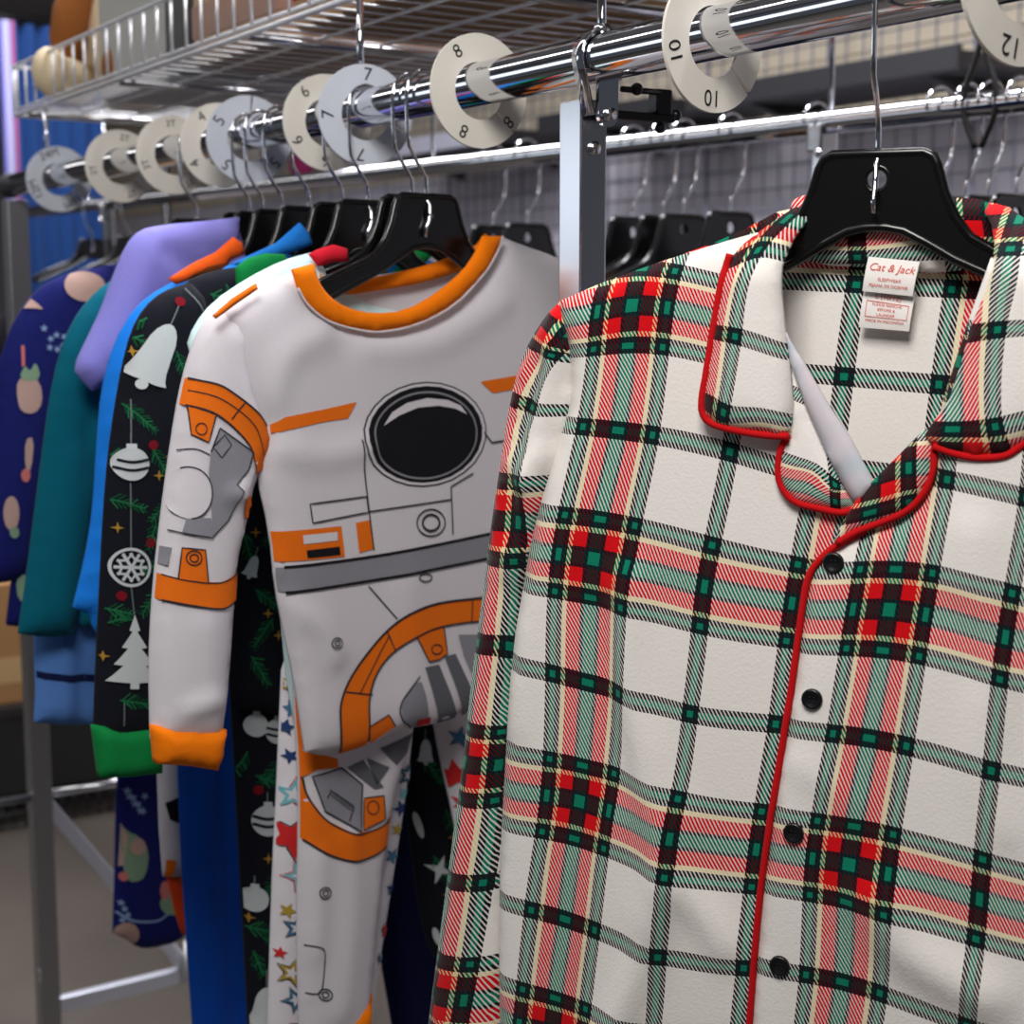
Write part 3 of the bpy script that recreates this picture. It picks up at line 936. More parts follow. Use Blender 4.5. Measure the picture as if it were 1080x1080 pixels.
# ================================================================== white space-suit print pajama set
def star_pts(cx, cy, r, rot=0.0, k=.42, n=5):
    return [(cx + (r if i % 2 == 0 else r * k) * math.sin(rot + math.pi * i / n), cy - (r if i % 2 == 0 else r * k) * math.cos(rot + math.pi * i / n)) for i in range(2 * n)]
def ell(cx, cy, rx, ry, rot=0.0, n=26, a0=0.0, a1=2 * math.pi):
    out = []
    for i in range(n):
        a = a0 + (a1 - a0) * i / (n if abs(a1 - a0 - 2 * math.pi) < 1e-6 else n - 1)
        x, y = rx * math.cos(a), ry * math.sin(a)
        out.append((cx + x * math.cos(rot) - y * math.sin(rot), cy + x * math.sin(rot) + y * math.cos(rot)))
    return out

WHT = cloth('white_jersey', (214, 210, 216), .03)
ORG = cloth('orange_print', (233, 112, 22), .05)
RIB = cloth('orange_rib', (248, 126, 6), .06)
GRY = cloth('grey_print', (138, 138, 146), .05)
DGR = cloth('dark_grey_print', (98, 99, 106), .05)
BLK = cloth('black_print', (22, 22, 26), .05)
LIN = cloth('line_print', (44, 44, 50), .05)
TEX = DH * math.cos(math.radians(48)) + RT * math.sin(math.radians(48))
TY = rail_y(449)
TPL = Plane((0, TY, ZR), TEX)
hanger(TY, TEX, 'black top hanger holding the white pajama top with the orange collar', x=.0)
tee = empty('pajama_shirt', (0, TY, ZR - .1), 'white long sleeved pajama top with orange collar and round dark porthole print', 'pajama top')
BODY = [(312, 284), (240, 318), (228, 328), (232, 380), (262, 430), (274, 450), (270, 500), (284, 560), (290, 620), (298, 660), (311, 720), (322, 793), (340, 797), (358, 795), (386, 786), (418, 770), (474, 760), (540, 730), (640, 690),
        (650, 560), (645, 420), (640, 330), (622, 290), (583, 270), (545, 257), (529, 250), (522, 268), (508, 290), (480, 320), (440, 341), (400, 348), (370, 345), (340, 332), (322, 312)]
WB = wobble(21, .0022, (30, 14))
bd = Sheet(TPL, BODY, off=.010, T=.016, R=.035, res=.0085, smooth=1, bulge=lambda P: WB(P),
           folds=[([(276, 470), (330, 480), (380, 470)], .004, .012), ([(300, 640), (330, 660), (345, 690)], .005, .011), ([(330, 350), (290, 380), (275, 440)], .004, .014),
                  ([(300, 690), (320, 760)], .004, .010), ([(380, 365), (450, 360), (520, 320)], .003, .012), ([(420, 620), (430, 700), (425, 760)], .003, .02)])
bd.body(WHT)
D = bd.decal; S = bd.stroke
D([(277, 447), (290, 439), (330, 431), (365, 423), (356, 440), (330, 444), (278, 456)], ORG)
D([(498, 402), (545, 394), (545, 408), (511, 414)], ORG)
D(ell(438, 457, 67, 55, -.12), LIN, .0006)
D(ell(438, 457, 65.4, 53.4, -.12), WHT, .0009)
D(ell(438, 457, 62, 50.5, -.12), BLK, .0012)
S(ell(438, 458, 55.5, 45, -.12), 1.5, GRY, .0016, closed=True)
D([(393, 448), (402, 434), (418, 424), (440, 419), (462, 421), (476, 427), (483, 436), (470, 430), (452, 427), (430, 429), (410, 437)], WHT, .0016)
S([(369, 462), (374, 500), (379, 540), (384, 578)], 1.5, LIN, curve=False)
S([(502, 455), (510, 466), (530, 463)], 1.4, LIN, curve=False); S([(466, 512), (468, 562)], 1.4, LIN, curve=False); S([(466, 512), (490, 498)], 1.3, LIN)
S([(317, 530), (376, 522), (378, 538.5), (320, 550)], 1.5, LIN, closed=True, curve=False); S([(378, 538), (466, 525.5)], 1.4, LIN, curve=False)
D([(283, 560), (350, 553), (354, 585), (286, 592)], ORG)
D([(310, 562.6), (345.5, 559), (346, 568), (311, 572)], WHT, .0014); D([(313.7, 578.5), (348, 574.4), (349, 583), (315, 586.7)], BLK, .0014)
D([(365, 549.6), (380, 546.7), (384, 577), (369, 581)], ORG)
S(ell(444.4, 549.6, 15, 14), 1.3, LIN, closed=True); S(ell(444.4, 549.6, 9, 8.5), 2.0, LIN, closed=True)
D([(288, 598), (400, 582), (540, 555), (540, 581), (400, 606), (290, 624)], GRY)
S([(286, 598), (400, 582), (540, 555)], 2.6, BLK, .0015); S([(288, 625), (400, 607), (540, 581)], 2.6, BLK, .0015)
for q in ((343.7, 675),):
    S(ell(*q, 6.5, 5.5), 1.1, LIN, closed=True); S(ell(*q, 3, 2.6), 1.1, LIN, closed=True)
S([(379, 616), (408, 650)], 1.2, LIN, curve=False); S(ell(438, 607, 7, 4), 1.1, LIN, closed=True)
ARC_O = [(560, 632), (530, 629), (507, 628), (489, 629.6), (453, 634), (424, 643), (403, 658), (382, 681.5), (361.5, 711), (351, 738), (351, 764), (356, 800)]
ARC_I = [(386, 800), (381, 755), (381, 732), (388, 708), (403, 687), (424, 671), (447, 661), (477, 655), (507, 653), (560, 654)]
D(list(spline(ARC_O, 4)) + list(spline(ARC_I, 4)), ORG, .0008)
S(ARC_O, 1.8, LIN, .0014); S(ARC_I, 1.6, LIN, .0014)
for a, b in (((489, 630), (488, 654)), ((398, 663), (407, 684)), ((356, 727), (384, 730))): S([a, b], 1.2, LIN, .0014, curve=False)
S([(371, 728), (400, 668)], 1.0, LIN, .0014, curve=False)
D([(427, 668), (458, 658), (462, 687), (453, 693), (441.5, 695)], ORG, .0009); S([(427, 668), (441.5, 695), (453, 693), (462, 687), (458, 658)], 1.2, LIN, .0014, curve=False)
S(ell(450, 682, 6, 5), 1.0, LIN, .0016, closed=True)
D([(382, 764), (401, 751), (410, 764), (387, 784)], ORG, .0009); S([(382, 764), (401, 751), (410, 764)], 1.1, LIN, .0014, curve=False)
D([(431, 709.6), (413, 738), (415, 755.6), (430, 767), (447, 764), (440, 735)], GRY, smooth=1); S([(431, 709.6), (413, 738), (415, 755.6), (430, 767)], 1.2, LIN, .0014)
D([(437, 700.7), (453, 698), (478.5, 757), (459, 764)], DGR); D([(459, 690), (471, 687), (497, 742), (484, 754)], DGR); D([(474, 667), (520, 667), (520, 735), (502, 738), (480, 690)], GRY)
D([(432.6, 756.6), (447, 754), (449, 762), (434, 764.4)], cloth('red_print', (186, 40, 40)), .0014)
bd.build('body', tee)
# collar: front rib band, back rib band and inside of the back
NO = [(308, 284), (314, 304), (325, 322), (345, 338), (373, 347), (402, 350), (440, 342), (478, 322), (510, 289), (524, 266), (530, 249)]
NI = [(509, 249), (501, 268), (489, 285), (463, 308), (428, 328), (394, 331), (366, 325), (346, 312), (335, 295), (331, 278)]
ncol = Sheet(TPL, NO + NI, off=.0235, T=.0035, R=.006, res=.005, smooth=1)
ncol.body(RIB); nc = ncol.build('collar', tee)
for pl_ in (NO,):
    mb = MB(); mb.tube(ncol.edgepath(pl_[1:], .0), .0011, 6); mb.build('collar_seam', WHT, nc)
bkc = Sheet(TPL, [(338, 288), (345, 300), (400, 292), (450, 280), (500, 262), (512, 246), (520, 254), (505, 278), (450, 298), (400, 306), (360, 312), (342, 305)], off=-.0135, T=.003, R=.008, res=.007, smooth=1)
bkc.body(RIB); bkc.build('collar_back', tee)
bki = Sheet(TPL, [(250, 320), (340, 290), (420, 290), (505, 262), (545, 258), (583, 270), (622, 292), (640, 420), (640, 690), (320, 780), (285, 560), (262, 440)], off=-.024, T=.003, R=.02, res=.018, smooth=1)
bki.body(WHT); bki.build('back_panel', tee)
# shoulder stripe and sleeve
SLE = [(236, 320), (222, 330), (208, 350), (197, 382), (189, 415), (181, 465), (173, 525), (166, 585), (161, 640), (158, 700), (159, 780), (196, 784), (233, 782), (240, 722), (244, 667), (247, 605), (251, 580), (261, 540), (268, 505), (282, 485), (283, 465), (276, 440), (262, 400), (256, 350), (262, 322)]
WSL = wobble(31, .0016, (45, 18))
se = Sheet(TPL, SLE, off=.006, T=.024, R=.030, res=.0075, smooth=1, bulge=lambda P: WSL(P),
           folds=[([(262, 495), (250, 515), (236, 520)], .005, .007), ([(246, 360), (252, 420), (276, 455)], .005, .010), ([(280, 480), (264, 500), (258, 540)], -.006, .006), ([(190, 745), (215, 735), (240, 742)], .004, .007), ([(205, 660), (210, 740)], .003, .014)])
se.body(WHT)
D = se.decal; S = se.stroke
UB = [(186, 396), (200, 400), (224, 407), (250, 427), (272, 446), (283, 464), (281, 486), (262, 500)]
LB = [(258, 492), (252, 470), (235, 450), (217, 436), (200, 429), (183, 425)]
D(UB + LB, ORG); S(UB[:-1], 1.8, LIN, .0015); S(LB, 1.5, LIN, .0015); S([(185, 409), (222, 420), (255, 447), (268, 478)], 1.1, LIN, .0015); S([(232, 441), (244, 424)], 1.2, LIN, .0015, curve=False)
D([(191, 427), (216, 437), (209, 465), (193, 457)], ORG); S([(191, 427), (193, 457), (209, 465), (216, 437)], 1.2, LIN, .0014, curve=False); S(ell(202, 451, 5, 6), 1.0, LIN, .0016, closed=True)
D([(220, 450), (255.5, 475.5), (250, 494), (237, 509), (242.6, 516), (229.6, 546), (213, 564), (211, 516), (209, 498), (211, 475.5)], GRY); S([(213, 564), (229.6, 546), (242.6, 516), (237, 509), (250, 494), (255.5, 475.5), (220, 450), (211, 475)], 1.3, LIN, .0014, curve=False)
S([(225, 457), (213, 470), (222, 481), (232, 468)], 1.1, LIN, .0014, closed=True, curve=False)
D(ell(190, 518, 22, 27), WHT, .0014); S(ell(190, 518, 22, 27, 0, 18, -1.9, 1.5), 1.3, LIN, .0018)
S([(172, 476), (195, 472), (210, 478)], 1.2, LIN)
D([(187, 545), (211, 544), (213, 564), (183, 560)], GRY, .0015); S([(165, 556), (183, 560), (213, 565)], 1.3, LIN, .0018)
D([(183, 575.5), (205.5, 577.4), (208.5, 611), (179, 609)], ORG); S([(179, 609), (183, 575.5), (205.5, 577.4), (208.5, 611)], 1.3, LIN, .0014, curve=False)
S(ell(194, 586, 7.5, 7.5), 1.2, LIN, .0015, closed=True); S(ell(194, 586, 4, 4), 1.2, LIN, .0015, closed=True)
D([(160, 603), (189, 610), (222, 611.6), (248, 601), (244, 631), (225, 639), (194, 636), (158, 630)], ORG, .0011); S([(158, 630), (194, 636), (225, 639), (244, 631)], 1.8, LIN, .0016); S([(160, 603), (189, 610), (222, 611.6), (248, 601)], 1.2, LIN, .0016)
D([(248, 526), (258, 520), (263, 543), (250, 546)], ORG); S([(248, 526), (250, 546), (262, 543)], 1.1, LIN, .0014, curve=False)
D([(166, 575), (175, 576), (171, 595), (164, 594)], GRY)
seo = se.build('sleeve', tee)
sh = Sheet(TPL, [(225, 333), (245, 315), (270, 299), (272, 305), (250, 320), (228, 336)], off=.028, T=.003, R=.004, res=.005, smooth=0)
sh.body(ORG); sh.build('shoulder_stripe', tee)
cf = Sheet(TPL, [(158, 764), (196, 767), (235, 768), (232, 790), (226, 811), (195, 806), (162, 804)], off=.0085, T=.022, R=.012, res=.006, smooth=0, edge=.4)
cf.body(RIB); cf.build('cuff', tee)
rs = Sheet(TPL, [(600, 275), (625, 300), (650, 360), (670, 480), (690, 680), (640, 690), (630, 520), (620, 400)], off=.0, T=.02, R=.02, res=.014, smooth=1)
rs.body(WHT); rs.build('sleeve', tee)

# pants of the set, folded over the same hanger
pan = empty('pajama_pants', (0, TY, ZR - .35), 'white pajama pants with an orange ring print hanging below the white space pajama top', 'pajama pants')
pp = Sheet(TPL, [(330, 640), (310, 700), (309, 740), (314, 800), (315, 870), (313, 960), (314, 1040), (317, 1110), (380, 1125), (388, 1060), (397, 970), (404, 900), (411, 850), (425, 800), (436, 760), (445, 700), (430, 640)],
           off=-.020, T=.016, R=.025, res=.008, smooth=1, folds=[([(360, 880), (362, 960), (352, 1060)], .005, .014), ([(330, 900), (325, 1000)], .003, .010)])
pp.body(WHT)
D = pp.decal; S = pp.stroke
D([(306, 735), (318, 735), (322, 790), (347, 797), (348, 806), (326, 809), (315, 818), (319, 838), (334.5, 860.5), (362, 874.5), (384.5, 871.7), (420, 858), (415, 884), (404, 890), (384, 899), (362, 903), (337, 897), (308, 880)], ORG)
S([(310, 880), (337, 897), (362, 903), (384, 899), (415, 884)], 1.8, LIN, .0014); S([(315, 818), (319, 838), (334.5, 860.5), (362, 874.5), (384.5, 871.7), (415, 858)], 1.4, LIN, .0014)
D([(322, 816), (351, 806), (373, 824), (370.6, 873), (359, 866), (334, 852)], GRY); S([(322, 816), (351, 806), (373, 824), (370.6, 873), (359, 866), (334, 852)], 1.3, LIN, .0014, closed=True, curve=False)
D([(338, 828), (364, 845), (362, 852), (340, 836)], DGR, .0014); S([(336, 838), (340, 830), (364, 848), (358, 862)], 1.1, LIN, .0015, curve=False)
D([(374.7, 838), (395.5, 835.5), (398, 860.5), (373, 871.7)], ORG, .0011); S([(374.7, 838), (395.5, 835.5), (398, 860.5), (373, 871.7)], 1.2, LIN, .0015, closed=True, curve=False); S(ell(384, 848, 6, 7), 1.0, LIN, .0016, closed=True)
D([(357, 806), (374, 798), (396, 827), (386, 829), (372, 818)], DGR); D([(378, 796), (402, 806), (388, 826)], DGR); D([(392, 786), (430, 770), (424, 792), (410, 804)], DGR)
S(ell(333, 937, 6, 6), 1.1, LIN, closed=True); S(ell(333, 937, 3, 3), 1.1, LIN, closed=True); S(ell(334, 1044, 6, 6), 1.1, LIN, closed=True); S(ell(334, 1044, 3, 3), 1.1, LIN, closed=True)
S([(312, 994), (328, 994), (333, 1002), (332, 1030), (328, 1043), (314, 1044)], 1.1, LIN)
pp.build('leg', pan)
pc = Sheet(TPL, [(315, 1104), (340, 1085), (365, 1066), (392, 1048), (388, 1126), (350, 1135), (318, 1130)], off=-.0185, T=.018, R=.02, res=.008, smooth=0)
pc.body(RIB); pc.build('cuff', pan)
# ================================================================== the other garments on the hang rail
def mirror(plane, px_left):
    ab = plane.px(px_left)
    ab = ab[ab[:, 0] < .002]
    return np.concatenate([ab, (ab * [-1, 1])[::-1]])
def gplane(cpx, ex=None):
    y = rail_y(cpx)
    return Plane((0, y, ZR), ex or TEX), y

# ---- star print set (behind the space set)
SWH = cloth('star_white', (222, 218, 224), .03)
SRD = cloth('star_red', (205, 44, 44)); SBL = cloth('star_blue', (70, 118, 150)); SCY = cloth('star_cyan', (120, 190, 200)); SYL = cloth('star_yellow', (176, 150, 60)); SNV = cloth('star_navy', (40, 62, 110))
SPL, SY = gplane(434)
hanger(SY, TEX, 'black top hanger directly behind the one with the white space pajama top')
st = empty('pajama_shirt', (0, SY, ZR - .1), 'white star print pajama shirt with red collar, peeking out behind the white space top', 'pajama top')
sb = Sheet(SPL, mirror(SPL, [(434, 330), (380, 315), (345, 290), (330, 266), (300, 274), (262, 293), (225, 318), (205, 343), (196, 368), (225, 420), (262, 440), (290, 560), (300, 700), (310, 760), (434, 760)]), off=0, T=.014, R=.03, res=.014, smooth=1, px=False)
sb.body(cloth('star_mint_white', (205, 232, 234), .03)); sb.build('body', st)
sc_ = Sheet(SPL, [(326, 268), (338, 262), (352, 258), (366, 262), (368, 276), (352, 276), (336, 281)], off=.012, T=.0045, R=.006, res=.005, smooth=0)
sc_.body(cloth('red_rib', (214, 32, 52))); sc_.build('collar', st)
sp_ = empty('pajama_pants', (0, SY, ZR - .4), 'white pajama pants printed with red, blue and yellow stars beside the orange ring pants', 'pajama pants')
STARS = [(300, 720, 12, .3, SYL), (302, 745, 10, 1, SBL), (297, 765, 9, .2, SNV), (300, 795, 9, .8, SNV), (303, 835, 17, .1, SCY), (301, 880, 24, .5, SRD), (308, 920, 16, .9, SCY), (297, 957, 9, .4, SYL), (305, 975, 13, .2, SBL), (290, 1002, 7, .1, SRD), (300, 1022, 14, .3, SYL), (304, 1050, 13, .8, SBL), (310, 1080, 12, .1, SRD),
         (424, 815, 12, .3, SBL), (416, 850, 10, .9, SNV), (412, 872, 8, .2, SYL), (407, 900, 10, .5, SBL), (408, 935, 9, .1, SNV), (404, 980, 10, .4, SRD), (400, 1010, 9, .8, SBL), (420, 835, 8, .6, SCY)]
lg = Sheet(SPL, [(330, 640), (298, 690), (295, 760), (292, 830), (288, 910), (285, 1000), (282, 1110), (385, 1120), (396, 1040), (408, 960), (421, 880), (432, 800), (440, 700), (430, 640)], off=-.022, T=.014, R=.025, res=.010, smooth=1)
lg.body(SWH)
for cx, cy, r, ro, m in STARS:
    lg.decal(star_pts(cx, cy, r, ro), m, .0010); 
    if r > 11: lg.decal(star_pts(cx, cy, r * .55, ro), SWH if m is not SRD else SRD, .0013); lg.stroke(star_pts(cx, cy, r * 1.12, ro), 1.2, SRD if m is SCY else LIN, .0012, closed=True, curve=False)
lg.build('leg', sp_)
l2 = Sheet(SPL, [(445, 690), (455, 750), (464, 800), (478, 860), (490, 930), (520, 960), (545, 860), (540, 690)], off=-.026, T=.012, R=.02, res=.012, smooth=1)
l2.body(SWH)
for cx, cy, r, ro, m in [(476, 775, 13, .2, SBL), (474, 815, 18, 1.0, SRD), (482, 845, 11, .3, SRD), (497, 790, 10, .5, SYL), (487, 865, 9, .1, SBL)]:
    l2.decal(star_pts(cx, cy, r, ro), m, .0010)
l2.build('leg', sp_)

# ---- black holiday print set with green rib
XBK = cloth('black_jersey', (19, 21, 30), .1); XGR = cloth('green_rib', (12, 128, 62), .06); PIN = cloth('pine_print', (16, 74, 46)); PIN2 = cloth('pine_print_light', (30, 104, 66))
ORN = cloth('ornament_print', (196, 202, 204), .03); STR = cloth('string_print', (112, 120, 120)); GLD = cloth('gold_print', (170, 130, 50)); DRD = cloth('dark_red_print', (120, 16, 30))
def sprig(sh, x, y, ang, L, rnd):
    ca, sa = math.cos(ang), math.sin(ang)
    sh.stroke([(x, y), (x + ca * L * .5, y + sa * L * .5 + 1), (x + ca * L, y + sa * L + 3)], 1.6, PIN2, .0009)
    n = int(L / 4)
    for i in range(n):
        t = (i + .5) / n
        bx, by = x + ca * L * t, y + sa * L * t + 3 * t
        for sg in (-1, 1):
            a = ang + sg * (.75 + rnd.uniform(-.15, .15)); ln = (11 - 5 * t) * rnd.uniform(.8, 1.15)
            sh.stroke([(bx, by), (bx + math.cos(a) * ln, by + math.sin(a) * ln)], 1.3, PIN if rnd.random() < .6 else PIN2, .0008 + .0001 * (sg + 1), curve=False)
def bauble(sh, x, y, r, bands=True):
    sh.stroke([(x, y - r * 1.9), (x, y - r)], 1.2, STR, .0009, curve=False)
    sh.decal(ell(x, y, r, r * 1.02), ORN, .0020)
    sh.decal([(x - r * .28, y - r * 1.25), (x + r * .28, y - r * 1.25), (x + r * .28, y - r * .9), (x - r * .28, y - r * .9)], ORN, .0021)
    if bands:
        sh.stroke([(x - r * .95, y - r * .3), (x, y - r * .12), (x + r * .95, y - r * .3)], r * .16, XBK, .0026)
        sh.stroke([(x - r * .95, y + r * .2), (x, y + r * .38), (x + r * .95, y + r * .2)], r * .16, XBK, .0026)
def snowflake(sh, x, y, r):
    sh.stroke(ell(x, y, r, r), r * .14, ORN, .0012, closed=True)
    for k in range(6):
        a = k * math.pi / 3
        dx, dy = math.cos(a), math.sin(a)
        sh.stroke([(x, y), (x + dx * r * .85, y + dy * r * .85)], r * .15, ORN, .0013 + .00005 * k, curve=False)
        for sg in (-.6, .6):
            sh.stroke([(x + dx * r * .45, y + dy * r * .45), (x + math.cos(a + sg) * r * .78, y + math.sin(a + sg) * r * .78)], r * .11, ORN, .0013, curve=False)
def treeorn(sh, x, y, w, h):
    """white hanging fir-tree ornament"""
    p = []
    for i in range(4):
        t = i / 4; p += [(x + w * (.12 + .16 * i), y - h * .5 + h * .23 * (i + 1) - 1), (x + w * (.05 + .10 * i), y - h * .5 + h * .23 * (i + 1))]
    p = [(x, y - h * .5)] + p[:-1] + [(x + w * .1, y + h * .42), (x + w * .1, y + h * .5), (x - w * .1, y + h * .5), (x - w * .1, y + h * .42)] + [(2 * x - a, b) for a, b in p[:-1][::-1]]
    sh.decal(p, ORN, .0020)
def bell(sh, x, y, w, h, rot=0.0):
    base = [(-.1, -.5), (.1, -.5), (.28, -.32), (.34, 0), (.40, .28), (.55, .42), (-.55, .42), (-.40, .28), (-.34, 0), (-.28, -.32)]
    c, s_ = math.cos(rot), math.sin(rot)
    R = lambda a, b: (x + a * w * c - b * h * s_, y + a * w * s_ + b * h * c)
    sh.stroke([R(0, -.9), R(0, -.5)], 1.2, STR, .0009, curve=False)
    sh.decal([R(a, b) for a, b in base], ORN, .0020, smooth=1)
    sh.decal(ell(*R(0, .48), w * .13, w * .12), ORN, .0021)
def glints(sh, pts):
    for x, y in pts:
        sh.decal([(x, y - 6), (x + 1.2, y - 1.2), (x + 6, y), (x + 1.2, y + 1.2), (x, y + 6), (x - 1.2, y + 1.2), (x - 6, y), (x - 1.2, y - 1.2)], GLD, .0010)
XPL, XY = gplane(387)
hanger(XY, TEX, 'black top hanger holding the black holiday print pajama top')
xt = empty('pajama_shirt', (0, XY, ZR - .1), 'black pajama top with pine sprigs and white ornaments, green collar and green cuffs', 'pajama top')
rnd = random.Random(5)
xb = Sheet(XPL, mirror(XPL, [(387, 330), (330, 308), (285, 290), (262, 280), (225, 286), (196, 298), (185, 318), (200, 420), (232, 520), (240, 600), (243, 680), (246, 745), (320, 760), (387, 765)]), off=-.004, T=.014, R=.03, res=.012, smooth=1, px=False)
xb.body(XBK)
for x, y, a, L in [(215, 310, .3, 34), (232, 300, 1.2, 26), (250, 560, 1.3, 38), (262, 620, .6, 36), (285, 540, 2.0, 34), (258, 690, 1.0, 32), (280, 650, 2.2, 34)]: sprig(xb, x, y, a, L, rnd)
bell(xb, 258, 596, 16, 24, .3); glints(xb, [(262, 560), (275, 645), (286, 668)])
xb.build('body', xt)
xs = Sheet(XPL, [(200, 298), (172, 307), (152, 324), (138, 350), (128, 390), (121, 430), (114, 480), (109, 540), (105, 620), (101, 700), (98, 784), (166, 782), (172, 700), (180, 620), (190, 520), (205, 430), (222, 360), (218, 318)], off=.004, T=.022, R=.028, res=.009, smooth=1,
           folds=[([(205, 310), (196, 350), (190, 420)], .004, .008)])
xs.body(XBK)
for x, y, a, L in [(128, 350, .5, 30), (150, 335, 2.6, 22), (196, 340, .9, 34), (124, 425, .7, 40), (180, 440, 1.1, 36), (110, 525, .2, 34), (172, 520, 2.3, 34), (150, 470, 1.0, 30), (168, 590, 2.9, 30), (160, 615, 2.2, 34), (106, 640, .1, 26), (108, 655, -.5, 22), (118, 735, .1, 46), (150, 730, .4, 24), (176, 370, 1.2, 26), (155, 550, 1.9, 26), (112, 480, -.2, 18)]: sprig(xs, x, y, a, L, rnd)
xs.stroke([(131, 420), (130, 468)], 1.1, STR, .0009, curve=False); xs.stroke([(129, 508), (129, 576)], 1.1, STR, .0009, curve=False); xs.stroke([(129, 616), (132, 645)], 1.1, STR, .0009, curve=False); xs.stroke([(122, 738), (122, 762)], 1.1, STR, .0009, curve=False)
bell(xs, 155, 374, 46, 70, .45)
bauble(xs, 130, 488, 17); snowflake(xs, 129, 596, 19); treeorn(xs, 132, 684, 46, 78)
glints(xs, [(135, 370), (117, 555), (158, 500), (104, 690), (170, 480)])
for q in ((182, 318), (149, 570), (120, 626), (152, 468)): xs.decal(ell(*q, 5, 5), DRD, .0010)
xs.stroke([(190, 304), (204, 330), (210, 352)], 1.3, STR, .0009)
xs.build('sleeve', xt)
xc = Sheet(XPL, [(96, 764), (130, 766), (165, 762), (168, 790), (168, 814), (135, 818), (103, 819)], off=.0065, T=.020, R=.012, res=.006, smooth=0, edge=.4)
xc.body(XGR); xc.build('cuff', xt)
xk = Sheet(XPL, [(249, 282), (262, 272), (280, 267), (300, 268), (306, 278), (290, 290), (270, 300), (250, 306)], off=.012, T=.0045, R=.006, res=.005, smooth=0)
xk.body(XGR); xk.build('collar', xt)
xk2 = Sheet(XPL, [(402, 300), (420, 282), (438, 262), (455, 256), (458, 268), (440, 285), (415, 305)], off=-.012, T=.004, R=.008, res=.006, smooth=1)
xk2.body(XGR); xk2.build('collar_back', xt)
xp = empty('pajama_pants', (0, XY, ZR - .4), 'black pajama pants with pine sprigs and round white ornaments, right of the royal blue pants', 'pajama pants')
xl = Sheet(XPL, [(240, 650), (243, 740), (248, 820), (253, 920), (258, 1010), (263, 1110), (330, 1115), (350, 900), (350, 650)], off=-.024, T=.016, R=.025, res=.010, smooth=1)
xl.body(XBK)
for x, y, a, L in [(252, 660, 1.0, 34), (280, 690, 2.0, 30), (255, 790, 2.0, 26), (290, 800, 2.4, 30), (262, 815, .3, 30), (256, 975, .1, 34), (270, 985, .4, 24), (262, 1000, 1.2, 24), (285, 920, 2.2, 24)]: sprig(xl, x, y, a, L, rnd)
bauble(xl, 262, 762, 12, False); bauble(xl, 284, 768, 13); bauble(xl, 274, 862, 16); bauble(xl, 262, 945, 13, False); bell(xl, 274, 1060, 34, 46)
glints(xl, [(275, 902), (258, 965), (290, 670)]); xl.decal(ell(265, 830, 5, 5), DRD, .001)
xl.build('leg', xp)
xr = Sheet(XPL, [(415, 650), (425, 760), (428, 830), (432, 880), (442, 960), (455, 1010), (478, 1020), (505, 960), (520, 850), (520, 650)], off=-.028, T=.014, R=.025, res=.012, smooth=1)
xr.body(XBK)
for x, y, a, L in [(440, 800, .8, 34), (462, 850, 1.2, 40), (450, 900, 1.0, 34), (470, 790, 2.0, 30)]: sprig(xr, x, y, a, L, rnd)
bell(xr, 441, 790, 16, 26); xr.decal(star_pts(456, 914, 16, .3, .3, 4), ORN, .0011); xr.decal(ell(455, 985, 3, 10, -.3), ORN, .001); xr.decal(ell(436, 868, 3, 14, -.25), ORN, .001)
glints(xr, [(465, 940), (470, 880)])
xr.build('leg', xp)

# ---- top with a bright blue collar
BBL = cloth('azure_jersey', (36, 128, 222), .05)
BPL, BY = gplane(360)
hanger(BY, TEX, 'black top hanger holding the top with the azure collar')
bt = empty('pajama_shirt', (0, BY, ZR - .1), 'azure blue top of which only collar and shoulder show above the green collar', 'pajama top')
b1 = Sheet(BPL, mirror(BPL, [(360, 330), (330, 300), (312, 270), (290, 264), (262, 270), (238, 282), (215, 300), (215, 420), (240, 560), (245, 700), (360, 710)]), off=-.002, T=.012, R=.03, res=.014, smooth=1, px=False)
b1.body(BBL); b1.build('body', bt)
b2 = Sheet(BPL, [(243, 279), (262, 270), (292, 256), (316, 235), (326, 246), (330, 258), (308, 266), (280, 274), (256, 280)], off=.010, T=.0045, R=.006, res=.005, smooth=0)
b2.body(BBL); b2.build('collar', bt)
# ---- bright blue top with orange collar
CBL = cloth('cobalt_sleeve', (24, 122, 224), .05); CPT = cloth('royal_blue_jersey', (8, 66, 160), .06)
CPL, CY = gplane(325)
hanger(CY, TEX, 'black top hanger holding the bright blue top with the orange collar')
ct = empty('pajama_shirt', (0, CY, ZR - .1), 'bright blue long sleeved top with orange collar, between the teal and black tops', 'pajama top')
c1 = Sheet(CPL, mirror(CPL, [(325, 340), (290, 300), (262, 284), (235, 282), (205, 288), (180, 300), (165, 330), (165, 430), (185, 560), (190, 690), (325, 700)]), off=-.006, T=.012, R=.03, res=.014, smooth=1, px=False)
c1.body(CPT); c1.build('body', ct)
c2 = Sheet(CPL, [(212, 287), (172, 302), (142, 324), (120, 362), (107, 410), (102, 470), (98, 540), (89, 592), (77, 640), (86, 645), (95, 648), (97, 660), (102, 667), (116, 660), (135, 560), (150, 460), (165, 380), (210, 320)], off=0, T=.022, R=.03, res=.009, smooth=1,
           folds=[([(112, 470), (105, 560), (92, 640)], -.005, .006)])
c2.body(CBL); c2.build('sleeve', ct)
c3 = Sheet(CPL, [(178, 294), (205, 277), (228, 266), (246, 250), (255, 256), (258, 268), (240, 276), (240, 284), (210, 292), (186, 300)], off=.012, T=.0045, R=.006, res=.005, smooth=0)
c3.body(cloth('orange_collar', (238, 92, 22))); c3.decal([(196, 292), (215, 282), (242, 275), (243, 285), (205, 296)], cloth('brown_print', (140, 70, 28)), .001); c3.build('collar', ct)
